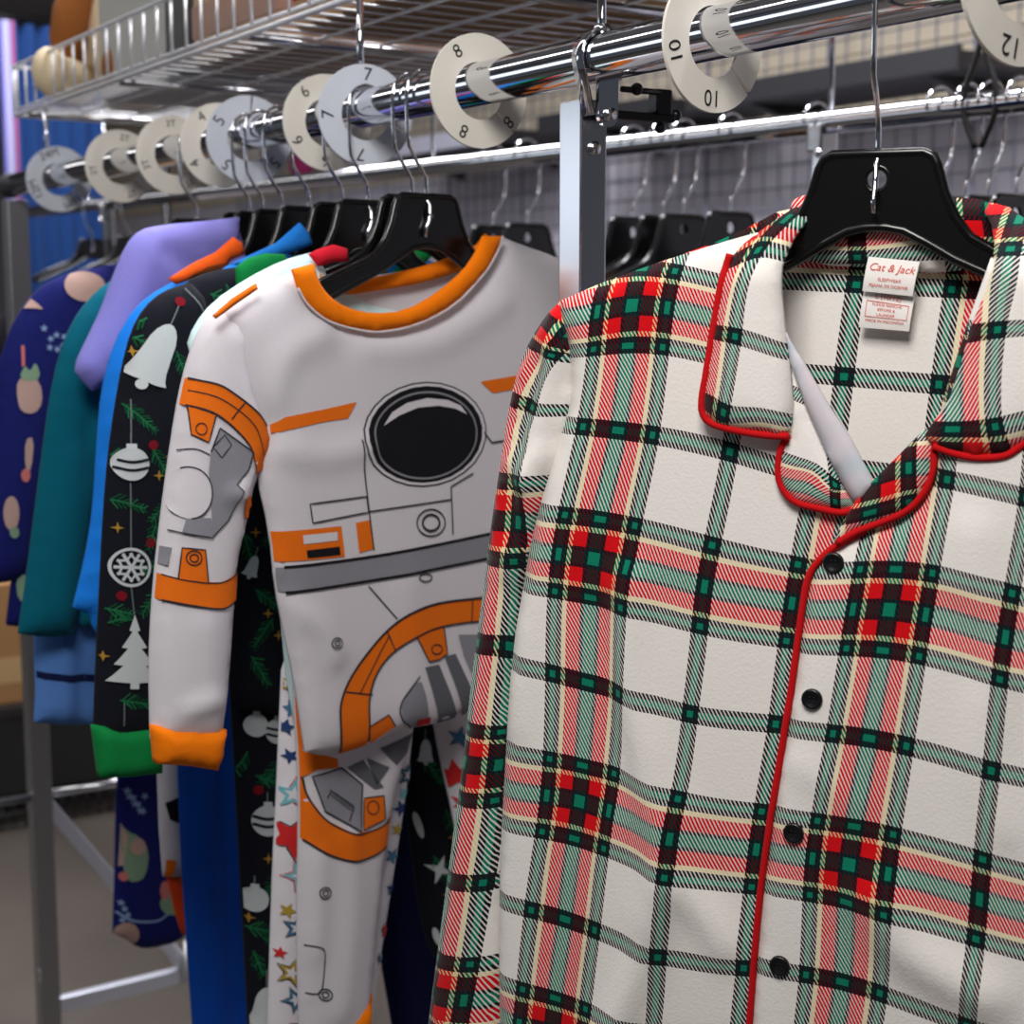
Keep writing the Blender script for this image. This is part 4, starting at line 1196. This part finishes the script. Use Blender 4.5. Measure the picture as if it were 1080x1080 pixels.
cp = empty('pajama_pants', (0, CY, ZR - .4), 'plain royal blue pajama pants hanging left of the black holiday print pants', 'pajama pants')
c4 = Sheet(CPL, [(200, 660), (186, 740), (188, 820), (191, 900), (196, 980), (205, 1110), (275, 1115), (275, 900), (268, 700), (255, 650)], off=-.024, T=.020, R=.035, res=.010, smooth=1,
           folds=[([(225, 800), (232, 900), (245, 1060)], -.006, .010), ([(212, 820), (215, 950), (226, 1080)], .004, .010), ([(240, 940), (225, 925), (215, 930)], .002, .008)])
c4.body(CPT); c4.build('leg', cp)
c5 = Sheet(CPL, [(395, 690), (408, 860), (404, 960), (401, 1010), (410, 1060), (418, 1110), (478, 1110), (486, 980), (470, 930), (445, 860), (430, 690)], off=-.03, T=.016, R=.03, res=.012, smooth=1)
c5.body(cloth('ink_navy', (10, 15, 58), .08))
cq = empty('pajama_pants', (0, CY, ZR - .4), 'dark ink navy pajama pants between the star print pants and the plaid sleeve', 'pajama pants')
c5.build('leg', cq)
# ---- lavender short sleeve
LAV = cloth('lavender_jersey', (134, 130, 206), .05)
LPL, LY = gplane(296)
hanger(LY, TEX, 'black top hanger holding the lavender short sleeved top')
lt = empty('t_shirt', (0, LY, ZR - .1), 'lavender short sleeved top between the teal top and the orange collar', 't-shirt')
l1 = Sheet(LPL, mirror(LPL, [(296, 330), (270, 290), (252, 238), (246, 230), (215, 234), (180, 239), (150, 250), (135, 290), (132, 360), (140, 480), (145, 620), (296, 640)]), off=-.004, T=.012, R=.03, res=.014, smooth=1, px=False,)
l1.body(LAV); l1.build('body', lt)
l3 = Sheet(LPL, [(252, 229), (215, 233), (172, 237), (148, 242), (133, 258), (118, 294), (106, 328), (93, 355), (77, 388), (86, 401), (97, 412), (108, 408), (135, 380), (165, 330), (200, 300), (250, 270)], off=.002, T=.020, R=.028, res=.009, smooth=1,
           folds=[([(155, 255), (140, 300), (118, 370)], .004, .012), ([(185, 248), (240, 248)], .003, .006), ([(165, 262), (200, 285)], -.004, .008)])
l3.body(LAV); l3.build('sleeve', lt)
# ---- teal
TEA = cloth('teal_fleece', (0, 92, 112), .08)
EPL, EY = gplane(276)
hanger(EY, TEX, 'black top hanger holding the teal long sleeved top')
et = empty('pajama_shirt', (0, EY, ZR - .1), 'plain teal long sleeved top hanging between the navy print top and the bright blue sleeve', 'pajama top')
e1 = Sheet(EPL, mirror(EPL, [(276, 330), (230, 290), (200, 280), (150, 285), (118, 296), (95, 330), (90, 420), (84, 560), (86, 660), (180, 680), (276, 690)]), off=-.004, T=.012, R=.03, res=.014, smooth=1, px=False)
e1.body(TEA); e1.build('body', et)
e2 = Sheet(EPL, [(124, 292), (104, 305), (84, 327), (68, 357), (57, 395), (48, 450), (39, 520), (29, 600), (19, 668), (48, 672), (76, 670), (84, 640), (94, 560), (110, 480), (125, 400), (132, 330)], off=.002, T=.022, R=.03, res=.009, smooth=1,
           folds=[([(92, 420), (86, 470), (90, 500)], -.004, .006), ([(70, 480), (60, 640)], .003, .012)])
e2.body(TEA); e2.build('sleeve', et)
# ---- periwinkle pants leg with a navy band
WPL, WY = gplane(262)
hanger(WY, TEX, 'black top hanger behind the one with the teal top')
wp = empty('pajama_pants', (0, WY, ZR - .3), 'light blue pajama leg with a narrow navy band hanging below the teal sleeve', 'pajama pants')
PER = cloth('periwinkle', (84, 128, 196), .06)
w1 = Sheet(WPL, [(52, 470), (38, 600), (36, 690), (38, 728), (36, 762), (70, 764), (110, 764), (150, 760), (150, 600), (140, 480)], off=0, T=.020, R=.026, res=.009, smooth=1, folds=[([(62, 660), (66, 760)], .004, .007), ([(84, 670), (80, 760)], -.004, .007)])
w1.body(PER); w1.decal([(36, 707), (70, 709), (150, 708), (150, 715), (70, 716.5), (36, 714)], cloth('navy_band', (16, 24, 66)), .001)
w1.build('leg', wp)
# ---- white pants with black patches and red orange cuff
HPL, HY = gplane(312)
hp = empty('pajama_pants', (0, HY, ZR - .4), 'white pajama pants with black patches and red-orange cuff, a sliver beside the royal blue pants', 'pajama pants')
h1 = Sheet(HPL, [(166, 690), (166, 810), (168, 870), (172, 924), (232, 930), (232, 690)], off=-.02, T=.014, R=.02, res=.010, smooth=0)
h1.body(cloth('white_pants', (208, 206, 214))); h1.decal([(170, 845), (182, 838), (188, 828), (200, 840), (200, 872), (186, 866), (174, 862)], BLK, .001); h1.decal([(172, 905), (180, 905), (178, 924), (172, 924)], ORG, .001); h1.build('leg', hp)
h2 = Sheet(HPL, [(176, 922), (200, 922), (230, 926), (228, 990), (192, 985), (184, 960)], off=-.02, T=.016, R=.02, res=.010, smooth=0)
h2.body(cloth('redorange_rib', (216, 70, 24))); h2.build('cuff', hp)
# ---- navy print set
NAV = cloth('navy_jersey', (20, 26, 92), .08); TAN = cloth('tan_print', (176, 146, 136)); GRN = cloth('sage_print', (122, 148, 122)); PAL = cloth('ice_print', (132, 156, 196)); CRL = cloth('coral_print', (192, 110, 104))
NPL, NY = gplane(206)
hanger(NY, TEX, 'black top hanger farthest along the rail, behind the lavender shoulder')
nt_o = empty('pajama_shirt', (0, NY, ZR - .1), 'navy print pajama top with tan and ice blue motifs, farthest left on the rail', 'pajama top')
n1 = Sheet(NPL, mirror(NPL, [(206, 330), (190, 300), (175, 275), (150, 274), (118, 279), (88, 285), (70, 300), (45, 380), (25, 500), (15, 600), (8, 660), (110, 670), (206, 674)]), off=-.004, T=.012, R=.03, res=.014, smooth=1, px=False)
n1.body(NAV)
n1.decal(ell(82, 304, 20, 17), TAN, .001); n1.decal(ell(100, 298, 12, 12), TAN, .0012); n1.decal([(14, 610), (20, 603), (27, 612), (25, 634), (15, 632)], GRN, .001, smooth=1); n1.decal([(40, 480), (46, 476), (50, 492), (44, 510), (38, 500)], PAL, .001)
n1.build('body', nt_o)
n2 = Sheet(NPL, [(118, 279), (90, 284), (60, 292), (36, 308), (17, 334), (4, 365), (-6, 400), (-14, 500), (-20, 615), (10, 614), (28, 606), (40, 520), (55, 430), (80, 370), (118, 320)], off=.002, T=.020, R=.03, res=.010, smooth=1)
n2.body(NAV)
D = n2.decal
D(ell(84, 302, 21, 16), TAN, .001); D([(22, 324), (30, 314), (40, 326)], TAN, .001)
D([(12, 400), (24, 396), (36, 402), (39, 424), (30, 436), (16, 434), (12, 420)], TAN, .001, smooth=1); D([(14, 398), (20, 384), (25, 392), (31, 380), (37, 398), (24, 402)], GRN, .0012, smooth=1); D([(17, 364), (20, 364), (20, 386), (17, 386)], CRL, .001)
for k in range(7): D(star_pts(40 + (k * 7) % 22, 346 + (k * 11) % 24, 4.5, k, .35, 5), PAL, .001)
D([(20, 462), (30, 460), (27, 496), (20, 494)], TAN, .001, smooth=1); D(ell(21, 500, 5, 7), CRL, .001); D(ell(6, 540, 8, 18), TAN, .001); D(ell(9, 560, 5, 6), GRN, .0012)
n2.build('sleeve', nt_o)
npn = empty('pajama_pants', (0, NY, ZR - .4), 'navy print pajama pants with ice blue and sage motifs hanging below the green cuff', 'pajama pants')
n3 = Sheet(NPL, [(122, 700), (124, 815), (122, 860), (121, 920), (119, 984), (132, 990), (145, 999), (158, 1000), (188, 993), (200, 980), (205, 700)], off=-.02, T=.016, R=.025, res=.009, smooth=1)
n3.body(NAV)
D = n3.decal
for k in range(8): D(star_pts(130 + (k * 5) % 18, 832 + (k * 7) % 22, 5, k, .35, 5), PAL, .001)
D([(124, 868), (132, 876), (140, 878), (152, 894), (148, 922), (136, 928), (128, 924), (124, 900)], GRN, .001, smooth=1); D([(124, 866), (130, 880), (126, 910), (122, 912)], TAN, .0012); D(ell(140, 890, 8, 9), TAN, .0013); D(ell(126, 922, 4, 5), CRL, .0014)
D(ell(176, 950, 13, 12), GRN, .001); D(ell(168, 936, 5, 10), CRL, .0012); n3.stroke([(120, 960), (135, 968), (160, 968), (172, 960)], 2.0, PAL, .001); D(ell(130, 984, 12, 14), TAN, .001)
for k in range(4): D(star_pts(124 + (k * 3) % 8, 950 + k * 6, 4, k, .4, 5), PAL, .001)
n3.build('leg', npn)
# ================================================================== second rack behind
D2A, D2B, Z2 = Vector((.875, -.45, 0)), Vector((.515, 3.40, 0)), 1.722
def r2(t): return Vector((D2A.x + (D2B.x - D2A.x) * t, D2A.y + (D2B.y - D2A.y) * t, Z2))
def r2_px(px):
    lo, hi = -.4, 1.1
    for _ in range(50):
        m = (lo + hi) / 2
        if proj(r2(m))[0] > px: lo = m
        else: hi = m
    return r2((lo + hi) / 2)
D2 = (D2B - D2A).normalized(); N2 = Vector((D2.y, -D2.x, 0))
rk = empty('garment_rack', (r2(1).x, r2(1).y, 0), 'second chrome garment rack standing farther back, its hang rail crossing behind the round dividers', 'garment rack')
MB().tube([r2(t) for t in np.linspace(-.25, 1, 14)], .0150, 28).build('hang_rail', CHROME, rk)
for pxx in (113, 870):
    p = r2_px(pxx)
    MB().box((p.x, p.y, (Z2 - .02) / 2), (.022, .022, Z2 - .02), bev=.002).build('post', STEEL, rk)
    c = MB(); c.box((p.x - .004, p.y, Z2 - .020), (.030, .026, .036), bev=.003); c.ball((p.x - .02, p.y - .012, Z2 - .04), .006); c.build('clamp', STEEL, rk)
for pxx in (112, 457, 876):
    p = r2_px(pxx); rd = MB(); rd.tube([p, p + Vector((0, 0, .22))], .0035, 10); rd.build('support_rod', CHROME, rk)
def rack_hanger(px, label, group=None, flip=True):
    p = r2_px(px)
    return hanger(p.y, N2, label, group, x=p.x, z=Z2, mirror=flip, scale=1.3), p
TEE = [(0, -.158), (-.045, -.152), (-.07, -.140), (-.16, -.178), (-.20, -.205), (-.27, -.290), (-.225, -.325), (-.175, -.275), (-.172, -.40), (-.178, -.62), (0, -.625)]
def rack_tee(p, m, label, cat='t-shirt', name='t_shirt', rib=None, dz=0.0):
    pl = Plane((p.x, p.y, Z2), N2)
    o = empty(name, (p.x, p.y, Z2 - .15), label, cat)
    half = np.array(TEE) * 1.12 + [0, dz - .025]
    s = Sheet(pl, np.concatenate([half, (half * [-1, 1])[::-1][1:-1]]), off=-.004, T=.012, R=.03, res=.022, smooth=0, px=False)
    s.body(m); s.build('body', o)
    c = MB()
    arc = [(.07 * math.sin(a), -.193 - .05 * math.cos(a) + dz) for a in np.linspace(-1.5, 1.5, 12)]
    c.tube([pl.w(a, b, .006) for a, b in arc], .006, 8); c.build('collar', rib or m, o)
    return o
items = [(520, (46, 44, 48), 'dark grey tee on the rear rack, beside the white space top shoulder'), (556, (30, 30, 34), 'black tee on the rear rack, touching the near post from the left'),
         (668, (58, 60, 70), 'slate grey tee on the rear rack, just right of the near post'), (700, (206, 202, 200), 'off-white tee on the rear rack, second right of the near post'),
         (722, (150, 112, 82), 'tan tee on the rear rack, above the plaid shoulder'), (772, (32, 36, 56), 'dark navy tee on the rear rack, left of the plaid collar'),
         (992, (170, 168, 176), 'grey tee on the rear rack, behind the plaid right collar'), (1076, (14, 14, 16), 'black tee on the second rack at the right photo edge')]
for px_, rgb, lab in items:
    o, p = rack_hanger(px_, 'black hanger carrying the ' + lab.replace(' on the rear rack', ''))
    rack_tee(p, cloth('rack_cloth_%d' % px_, rgb), lab)
for px_, lab in ((862, 'empty black top hanger on the rear rack, behind the big plaid hanger on its left'), (1022, 'empty black top hanger on the rear rack, right of the plaid hanger'),
                 (1046, 'empty black top hanger on the rear rack, next to the black cord loop')):
    rack_hanger(px_, lab)
# cord loop slung over the second rail
p = r2_px(1040)
lp = MB()
for s_ in (-1, 1):
    lp.tube(spline(np.array([(0, .075), (.012 * s_, .04), (.022 * s_, .018), (.024 * s_, 0), (.020 * s_, -.018), (.006 * s_, -.05)]), 5).tolist() and [p + D2 * (a * 1.0) + Vector((0, 0, b)) + N2 * (-.012) for a, b in spline([(0, .075), (.010 * s_, .045), (.020 * s_, .02), (.022 * s_, 0), (.018 * s_, -.02), (.004 * s_, -.05)], 5)], .0035, 8)
tag(lp.build('cord_loop', plain('black_cord', (14, 14, 15), .7)), 'black cord loop slung over the second rail at the upper right', 'cord')

# far end of the second rack: small garments
NAVD = cloth('denim_blue', (20, 50, 98), .12)
p = r2_px(96); rack_tee(p, cloth('black_tee_far', (22, 20, 26)), 'black tee with red and yellow trim at the far end of the second rack', rib=cloth('red_trim', (196, 24, 34)), dz=-.0)
hanger(p.y, N2, 'black top hanger of the black tee at the far end of the second rack', x=p.x, z=Z2)
p = r2_px(136); rack_tee(p, cloth('stone_tee', (140, 132, 132)), 'stone grey tee at the far end of the second rack, behind the lavender shoulder')
hanger(p.y, N2, 'black top hanger of the stone grey tee behind the lavender shoulder', x=p.x, z=Z2)
# striped towel and blue curtain beyond
def drape(name, x0, x1, y, z0, z1, m, amp, k, label, cat):
    n = 90; mb = MB(); vs = []
    for i in range(n + 1):
        x = x0 + (x1 - x0) * i / n; d = amp * math.sin(i / n * k * 2 * math.pi) + amp * .4 * math.sin(i / n * k * 5.1)
        vs += [(x, y + d, z0), (x, y + d, z1), (x, y + d + .006, z0), (x, y + d + .006, z1)]
    fs = []
    for i in range(n):
        a, b = 4 * i, 4 * i + 4
        fs += [(a, b, b + 1, a + 1), (a + 2, a + 3, b + 3, b + 2), (a + 1, b + 1, b + 3, a + 3), (a, a + 2, b + 2, b)]
    fs += [(0, 1, 3, 2), (4 * n, 4 * n + 2, 4 * n + 3, 4 * n + 1)]
    mb.add(vs, fs)
    o = mb.build(name, m); return tag(o, label, cat)
def at_y(px, py, y):
    d = ray(px, py); t = (y - CAM.y) / d.y
    return CAM + d * t
a, b = at_y(24, 200, 4.6), at_y(112, 200, 4.6)
drape('curtain', a.x, b.x, 4.6, .05, 2.42, NAVD, .018, 5, 'dark blue curtain hanging at the far left behind the rail ends', 'curtain')
rdm = MB(); rdm.tube([(a.x - .6, 4.6, 2.44), (b.x + .25, 4.6, 2.44)], .012, 10)
for x in (a.x - .58, b.x + .22): rdm.tube([(x, 4.6, 0), (x, 4.6, 2.44)], .014, 10)
tag(rdm.build('curtain_stand', DARKSTEEL), 'dark steel stand carrying the curtain and striped towel at the far left', 'curtain stand')
m_, nt_, b_ = _new('striped_cloth')
tc_ = nt_.nodes.new('ShaderNodeTexCoord'); sx_ = nt_.nodes.new('ShaderNodeSeparateXYZ'); nt_.links.new(tc_.outputs['Generated'], sx_.inputs[0])
r_ = nt_.nodes.new('ShaderNodeValToRGB'); r_.color_ramp.interpolation = 'CONSTANT'
cols = [(0, (92, 92, 160)), (.25, (160, 154, 184)), (.5, (112, 122, 176)), (.7, (168, 54, 80)), (.88, (50, 66, 124))]
while len(r_.color_ramp.elements) < len(cols): r_.color_ramp.elements.new(.5)
for e, (q, c) in zip(r_.color_ramp.elements, cols): e.position = q; e.color = (*s2l(c), 1)
nt_.links.new(sx_.outputs[0], r_.inputs[0]); nt_.links.new(r_.outputs[0], b_.inputs['Base Color']); b_.inputs['Roughness'].default_value = .9
a, b = at_y(8, 240, 4.575), at_y(27, 240, 4.575)
drape('towel', a.x, b.x - .005, 4.575, 1.15, 2.426, m_, .006, 1.5, 'narrow lilac, white and red striped towel left of the blue curtain', 'towel')

# ================================================================== back wall fittings
struct('wall_upper', MB().box((3.17, 4, 2.73), (.02, 15.8, 1.32)), plain('warm_lit_cream', (226, 212, 188), .8))  # warm light on the upper wall, put into the panel's cream colour
GW = plain('grid_wire', (128, 130, 150), .5)
for i in range(10):
    y0 = 1.75 + i * .615
    g = MB()
    for k in range(9): g.tube([(3.08, y0 + k * .0762, .10), (3.08, y0 + k * .0762, 2.95)], .0055 if k in (0, 8) else .0032, 5)
    for k in range(38): g.tube([(3.074, y0, .12 + k * .0762), (3.074, y0 + .6096, .12 + k * .0762)], .0032, 5)
    for yy in (y0 + .1, y0 + .5):
        g.tube([(3.08, yy, 2.6), (3.152, yy, 2.6)], .006, 6)
    names = ['first', 'second', 'third', 'fourth', 'fifth', 'sixth', 'seventh', 'eighth', 'ninth', 'tenth']
    tag(g.build('grid_panel', GW), 'grey wire grid panel on the pale back wall, %s panel from the right' % names[i], 'grid panel', 'wire grid panels on the back wall')
SHB = plain('charcoal_board', (44, 44, 48), .5); SHW = plain('pale_board_edge', (206, 206, 224), .5)
for y0, y1, lab, lip in ((2.04, 3.18, 'charcoal wall shelf above the plaid hanger hook at the upper right', SHB), (3.26, 4.05, 'charcoal wall shelf behind the post clamp and the divider printed 10', SHB), (4.35, 5.5, 'black wall shelf with pale front edge, behind the divider printed 8', SHW)):
    o = empty('wall_shelf', (3.0, (y0 + y1) / 2, 2.07), lab, 'shelf')
    MB().box((2.86, (y0 + y1) / 2, 2.135), (.40, y1 - y0, .04), bev=.003).build('board', SHB, o)
    MB().box((2.65, (y0 + y1) / 2, 2.135), (.02, y1 - y0, .068), bev=.003).build('front_edge', lip, o)
    for yy in (y0 + .2, y1 - .2):
        m = MB(); vs = [(3.07, yy, 2.115), (2.72, yy, 2.115), (3.07, yy, 2.03)]
        m.add([(x, y - .02, z) for x, y, z in vs] + [(x, y + .02, z) for x, y, z in vs], [(0, 1, 2), (5, 4, 3), (0, 3, 4, 1), (1, 4, 5, 2), (2, 5, 3, 0)], smooth=False)
        m.build('bracket', plain('bracket_black', (14, 14, 16), .5), o)
d = ray(318, 172); t = (3.0 - CAM.x) / d.x; c = CAM + d * t
o = empty('shoulder_bag', c, 'small round magenta bag hanging on the grid wall left of the divider printed 7', 'bag')
MAG = cloth('magenta_cloth', (186, 60, 120), .1)
MB().ball(c, (.055, .105, .09), seg=24, ring=16).build('pouch', MAG, o)
hb = MB(); hb.tube([c + Vector((0, math.sin(a) * .05, .085 + .05 * math.cos(a))) for a in np.linspace(-1.5, 1.5, 12)], .006, 6); hb.tube([c + Vector((0, 0, .13)), Vector((3.08, c.y, c.z + .13))], .005, 6); hb.build('strap', MAG, o)

# ================================================================== things on the wire shelf
ZT = ZS + .0055
def boxy(name, lo, hi, mats, label, cat, lid=None, band=None):
    o = empty(name, ((lo[0] + hi[0]) / 2, (lo[1] + hi[1]) / 2, lo[2]), label, cat)
    c = [(a + b) / 2 for a, b in zip(lo, hi)]; s_ = [b - a for a, b in zip(lo, hi)]
    MB().box(c, s_, bev=.004).build('carton' if name.startswith('card') else 'box_body', mats, o)
    if lid is not None:
        MB().box((c[0], c[1], hi[2] + .008), (s_[0] + .012, s_[1] + .012, .03), bev=.004).build('lid', lid, o)
    if band is not None:
        MB().box((c[0], c[1], lo[2] + s_[2] * .28), (s_[0] + .002, s_[1] + .002, s_[2] * .22)).build('band', band, o)
    return o
GB = plain('grey_card', (170, 170, 164), .7); TB = plain('kraft_card', (168, 132, 92), .75); OB = plain('olive_card', (92, 84, 66), .75)
boxy('storage_box', (.06, 1.02, ZT), (.32, 1.275, ZT + .22), GB, 'plain grey storage box on the wire shelf beside the plush toy', 'box')
boxy('storage_box', (.05, .93, ZT), (.30, .995, ZT + .2), plain('dark_box', (54, 54, 56), .6), 'dark narrow box on the wire shelf, right of the grey storage box', 'box')
boxy('storage_box', (.05, .66, ZT), (.32, .90, ZT + .17), plain('beige_wood', (170, 140, 112), .6), 'beige wooden box on the wire shelf, right of the dark narrow box', 'box', band=plain('rose_band', (150, 116, 100), .6))
boxy('cardboard_box', (.04, .32, ZT), (.34, .60, ZT + .16), TB, 'kraft cardboard box with red band on the wire shelf above the divider printed 7', 'box', band=plain('red_band', (176, 44, 36), .6))
boxy('cardboard_box', (.03, -.10, ZT), (.34, .28, ZT + .16), OB, 'olive brown cardboard box on the wire shelf above the near post', 'box')
# plush toy
PC = cloth('plush_cream', (226, 206, 172), .2); PB = cloth('plush_brown', (140, 84, 40), .3); PD = cloth('plush_dark', (64, 44, 34), .3)
pc_ = Vector((.145, 1.365, ZT))
toy = empty('plush_toy', pc_, 'brown and cream plush toy sitting at the far end of the wire shelf', 'plush toy')
b = MB(); b.ball(pc_ + Vector((0, 0, .095)), (.075, .072, .095), 0, 28, 18)
b.build('body', PC, toy)
b = MB(); b.ball(pc_ + Vector((0, 0, .235)), (.07, .068, .062), 0, 24, 16); b.ball(pc_ + Vector((-.055, -.035, .22)), (.032, .032, .026), 1, 16, 10); b.ball(pc_ + Vector((-.08, -.048, .228)), (.010, .010, .008), 2, 10, 8)
for s_ in (-1, 1):
    b.ball(pc_ + Vector((-.035 * s_, .045 * s_, .295)), (.024, .024, .026), 0, 14, 10); b.ball(pc_ + Vector((-.058 + .018 * s_, -.03 - .026 * s_, .252)), .007, 2, 10, 8)
b.build('head', [PB, PC, PD], toy)
for s_ in (-1, 1):
    q = pc_ + Vector((-.045 + .035 * s_, -.03 - .045 * s_, 0))
    a_ = MB(); a_.tube([q + Vector((.01, .01, .165)), q + Vector((-.012, -.012, .13)), q + Vector((-.022, -.02, .09)), q + Vector((-.02, -.018, .055))], [.024, .027, .026, .018], 14); a_.build('arm', PB, toy)
    l_ = MB(); l_.tube([q + Vector((0, 0, .035)), q + Vector((-.03, -.028, .034)), q + Vector((-.055, -.05, .034))], [.030, .032, .028], 14); l_.ball(q + Vector((-.058, -.053, .040)), (.026, .026, .034), 0, 14, 10); l_.build('leg', PC if s_ < 0 else PB, toy)

# ================================================================== on the floor below the second rack
c = r2_px(30); 
def at_z(px, py, z):
    d = ray(px, py); t = (z - CAM.z) / d.z; return CAM + d * t
e0, e1 = at_z(-60, 872, .05), at_z(150, 834, .05)
yb = (at_z(60, 850, .05)).y; xb0, xb1 = e0.x - .05, at_z(150, 834, .05).x
pf = empty('low_platform', ((xb0 + xb1) / 2, yb + .5, 0), 'low black wire platform on the floor at the far left, under the black bin', 'platform')
gm = MB()
for zz in (.012, .05, .088): gm.tube([(xb0, yb, zz), (xb1, yb, zz), (xb1, yb + 1.0, zz), (xb0, yb + 1.0, zz)], .004, 6, closed=True)
x = xb0
while x < xb1:
    gm.tube([(x, yb, .005), (x, yb, .088), (x, yb + 1.0, .088)], .003, 5); x += .035
for yy in np.linspace(yb, yb + 1.0, 20): gm.tube([(xb0, yy, .091), (xb1, yy, .091)], .003, 5)
gm.build('wire_frame', DARKSTEEL, pf)
boxy('storage_bin', (xb0 + .02, yb + .03, .095), (xb1 - .03, yb + .45, .33), plain('bin_black', (24, 23, 24), .6), 'black storage bin on the low wire platform at the far left', 'storage bin', lid=plain('bin_lid', (40, 36, 36), .5))
boxy('cardboard_box', (xb0 + .04, yb + .06, .3535), (at_z(100, 760, .36).x, yb + .40, .70), plain('carton', (176, 132, 84), .8), 'tan cardboard box stacked on the black storage bin at the far left', 'box', band=plain('carton_tape', (206, 170, 120), .5))
# ================================================================== light
w = bpy.data.worlds.new('world'); SC.world = w; w.use_nodes = True
wn = w.node_tree.nodes['Background']
wn.inputs['Color'].default_value = (.80, .87, 1.0, 1); wn.inputs['Strength'].default_value = .08
def area(name, loc, target, sx, sy, power, col):
    l = bpy.data.lights.new(name, 'AREA'); l.shape = 'RECTANGLE'; l.size = sx; l.size_y = sy; l.energy = power; l.color = col
    o = bpy.data.objects.new(name, l); COL.objects.link(o); o.location = loc
    o.rotation_euler = (Vector(target) - Vector(loc)).to_track_quat('-Z', 'Y').to_euler()
    return o
area('added_key_light', (-.78, -.78, 2.38), (0, .05, 1.45), .50, .50, 18, (1, .965, .925))  # unseen close light, added so brightness falls off down the garments
area('ceiling_lamp', (-1.3, 4.5, 3.3), (-1.3, 4.5, 0), .30, 11.0, 62, (1, .97, .95))
area('ceiling_lamp', (.60, 1.8, 3.36), (.60, 1.8, 0), .30, 5.0, 195, (.96, .96, 1))
area('added_side_light', (-3.6, 3.8, 1.95), (0, 1.6, 1.7), 3.2, .8, 15, (.84, .91, 1))  # unseen soft light, added to whiten the post's left face
SC.view_settings.view_transform = 'Standard'
SC.view_settings.look = 'None'
SC.view_settings.exposure = 0.0
SC.view_settings.gamma = 1.0
SC.view_settings.use_curve_mapping = False
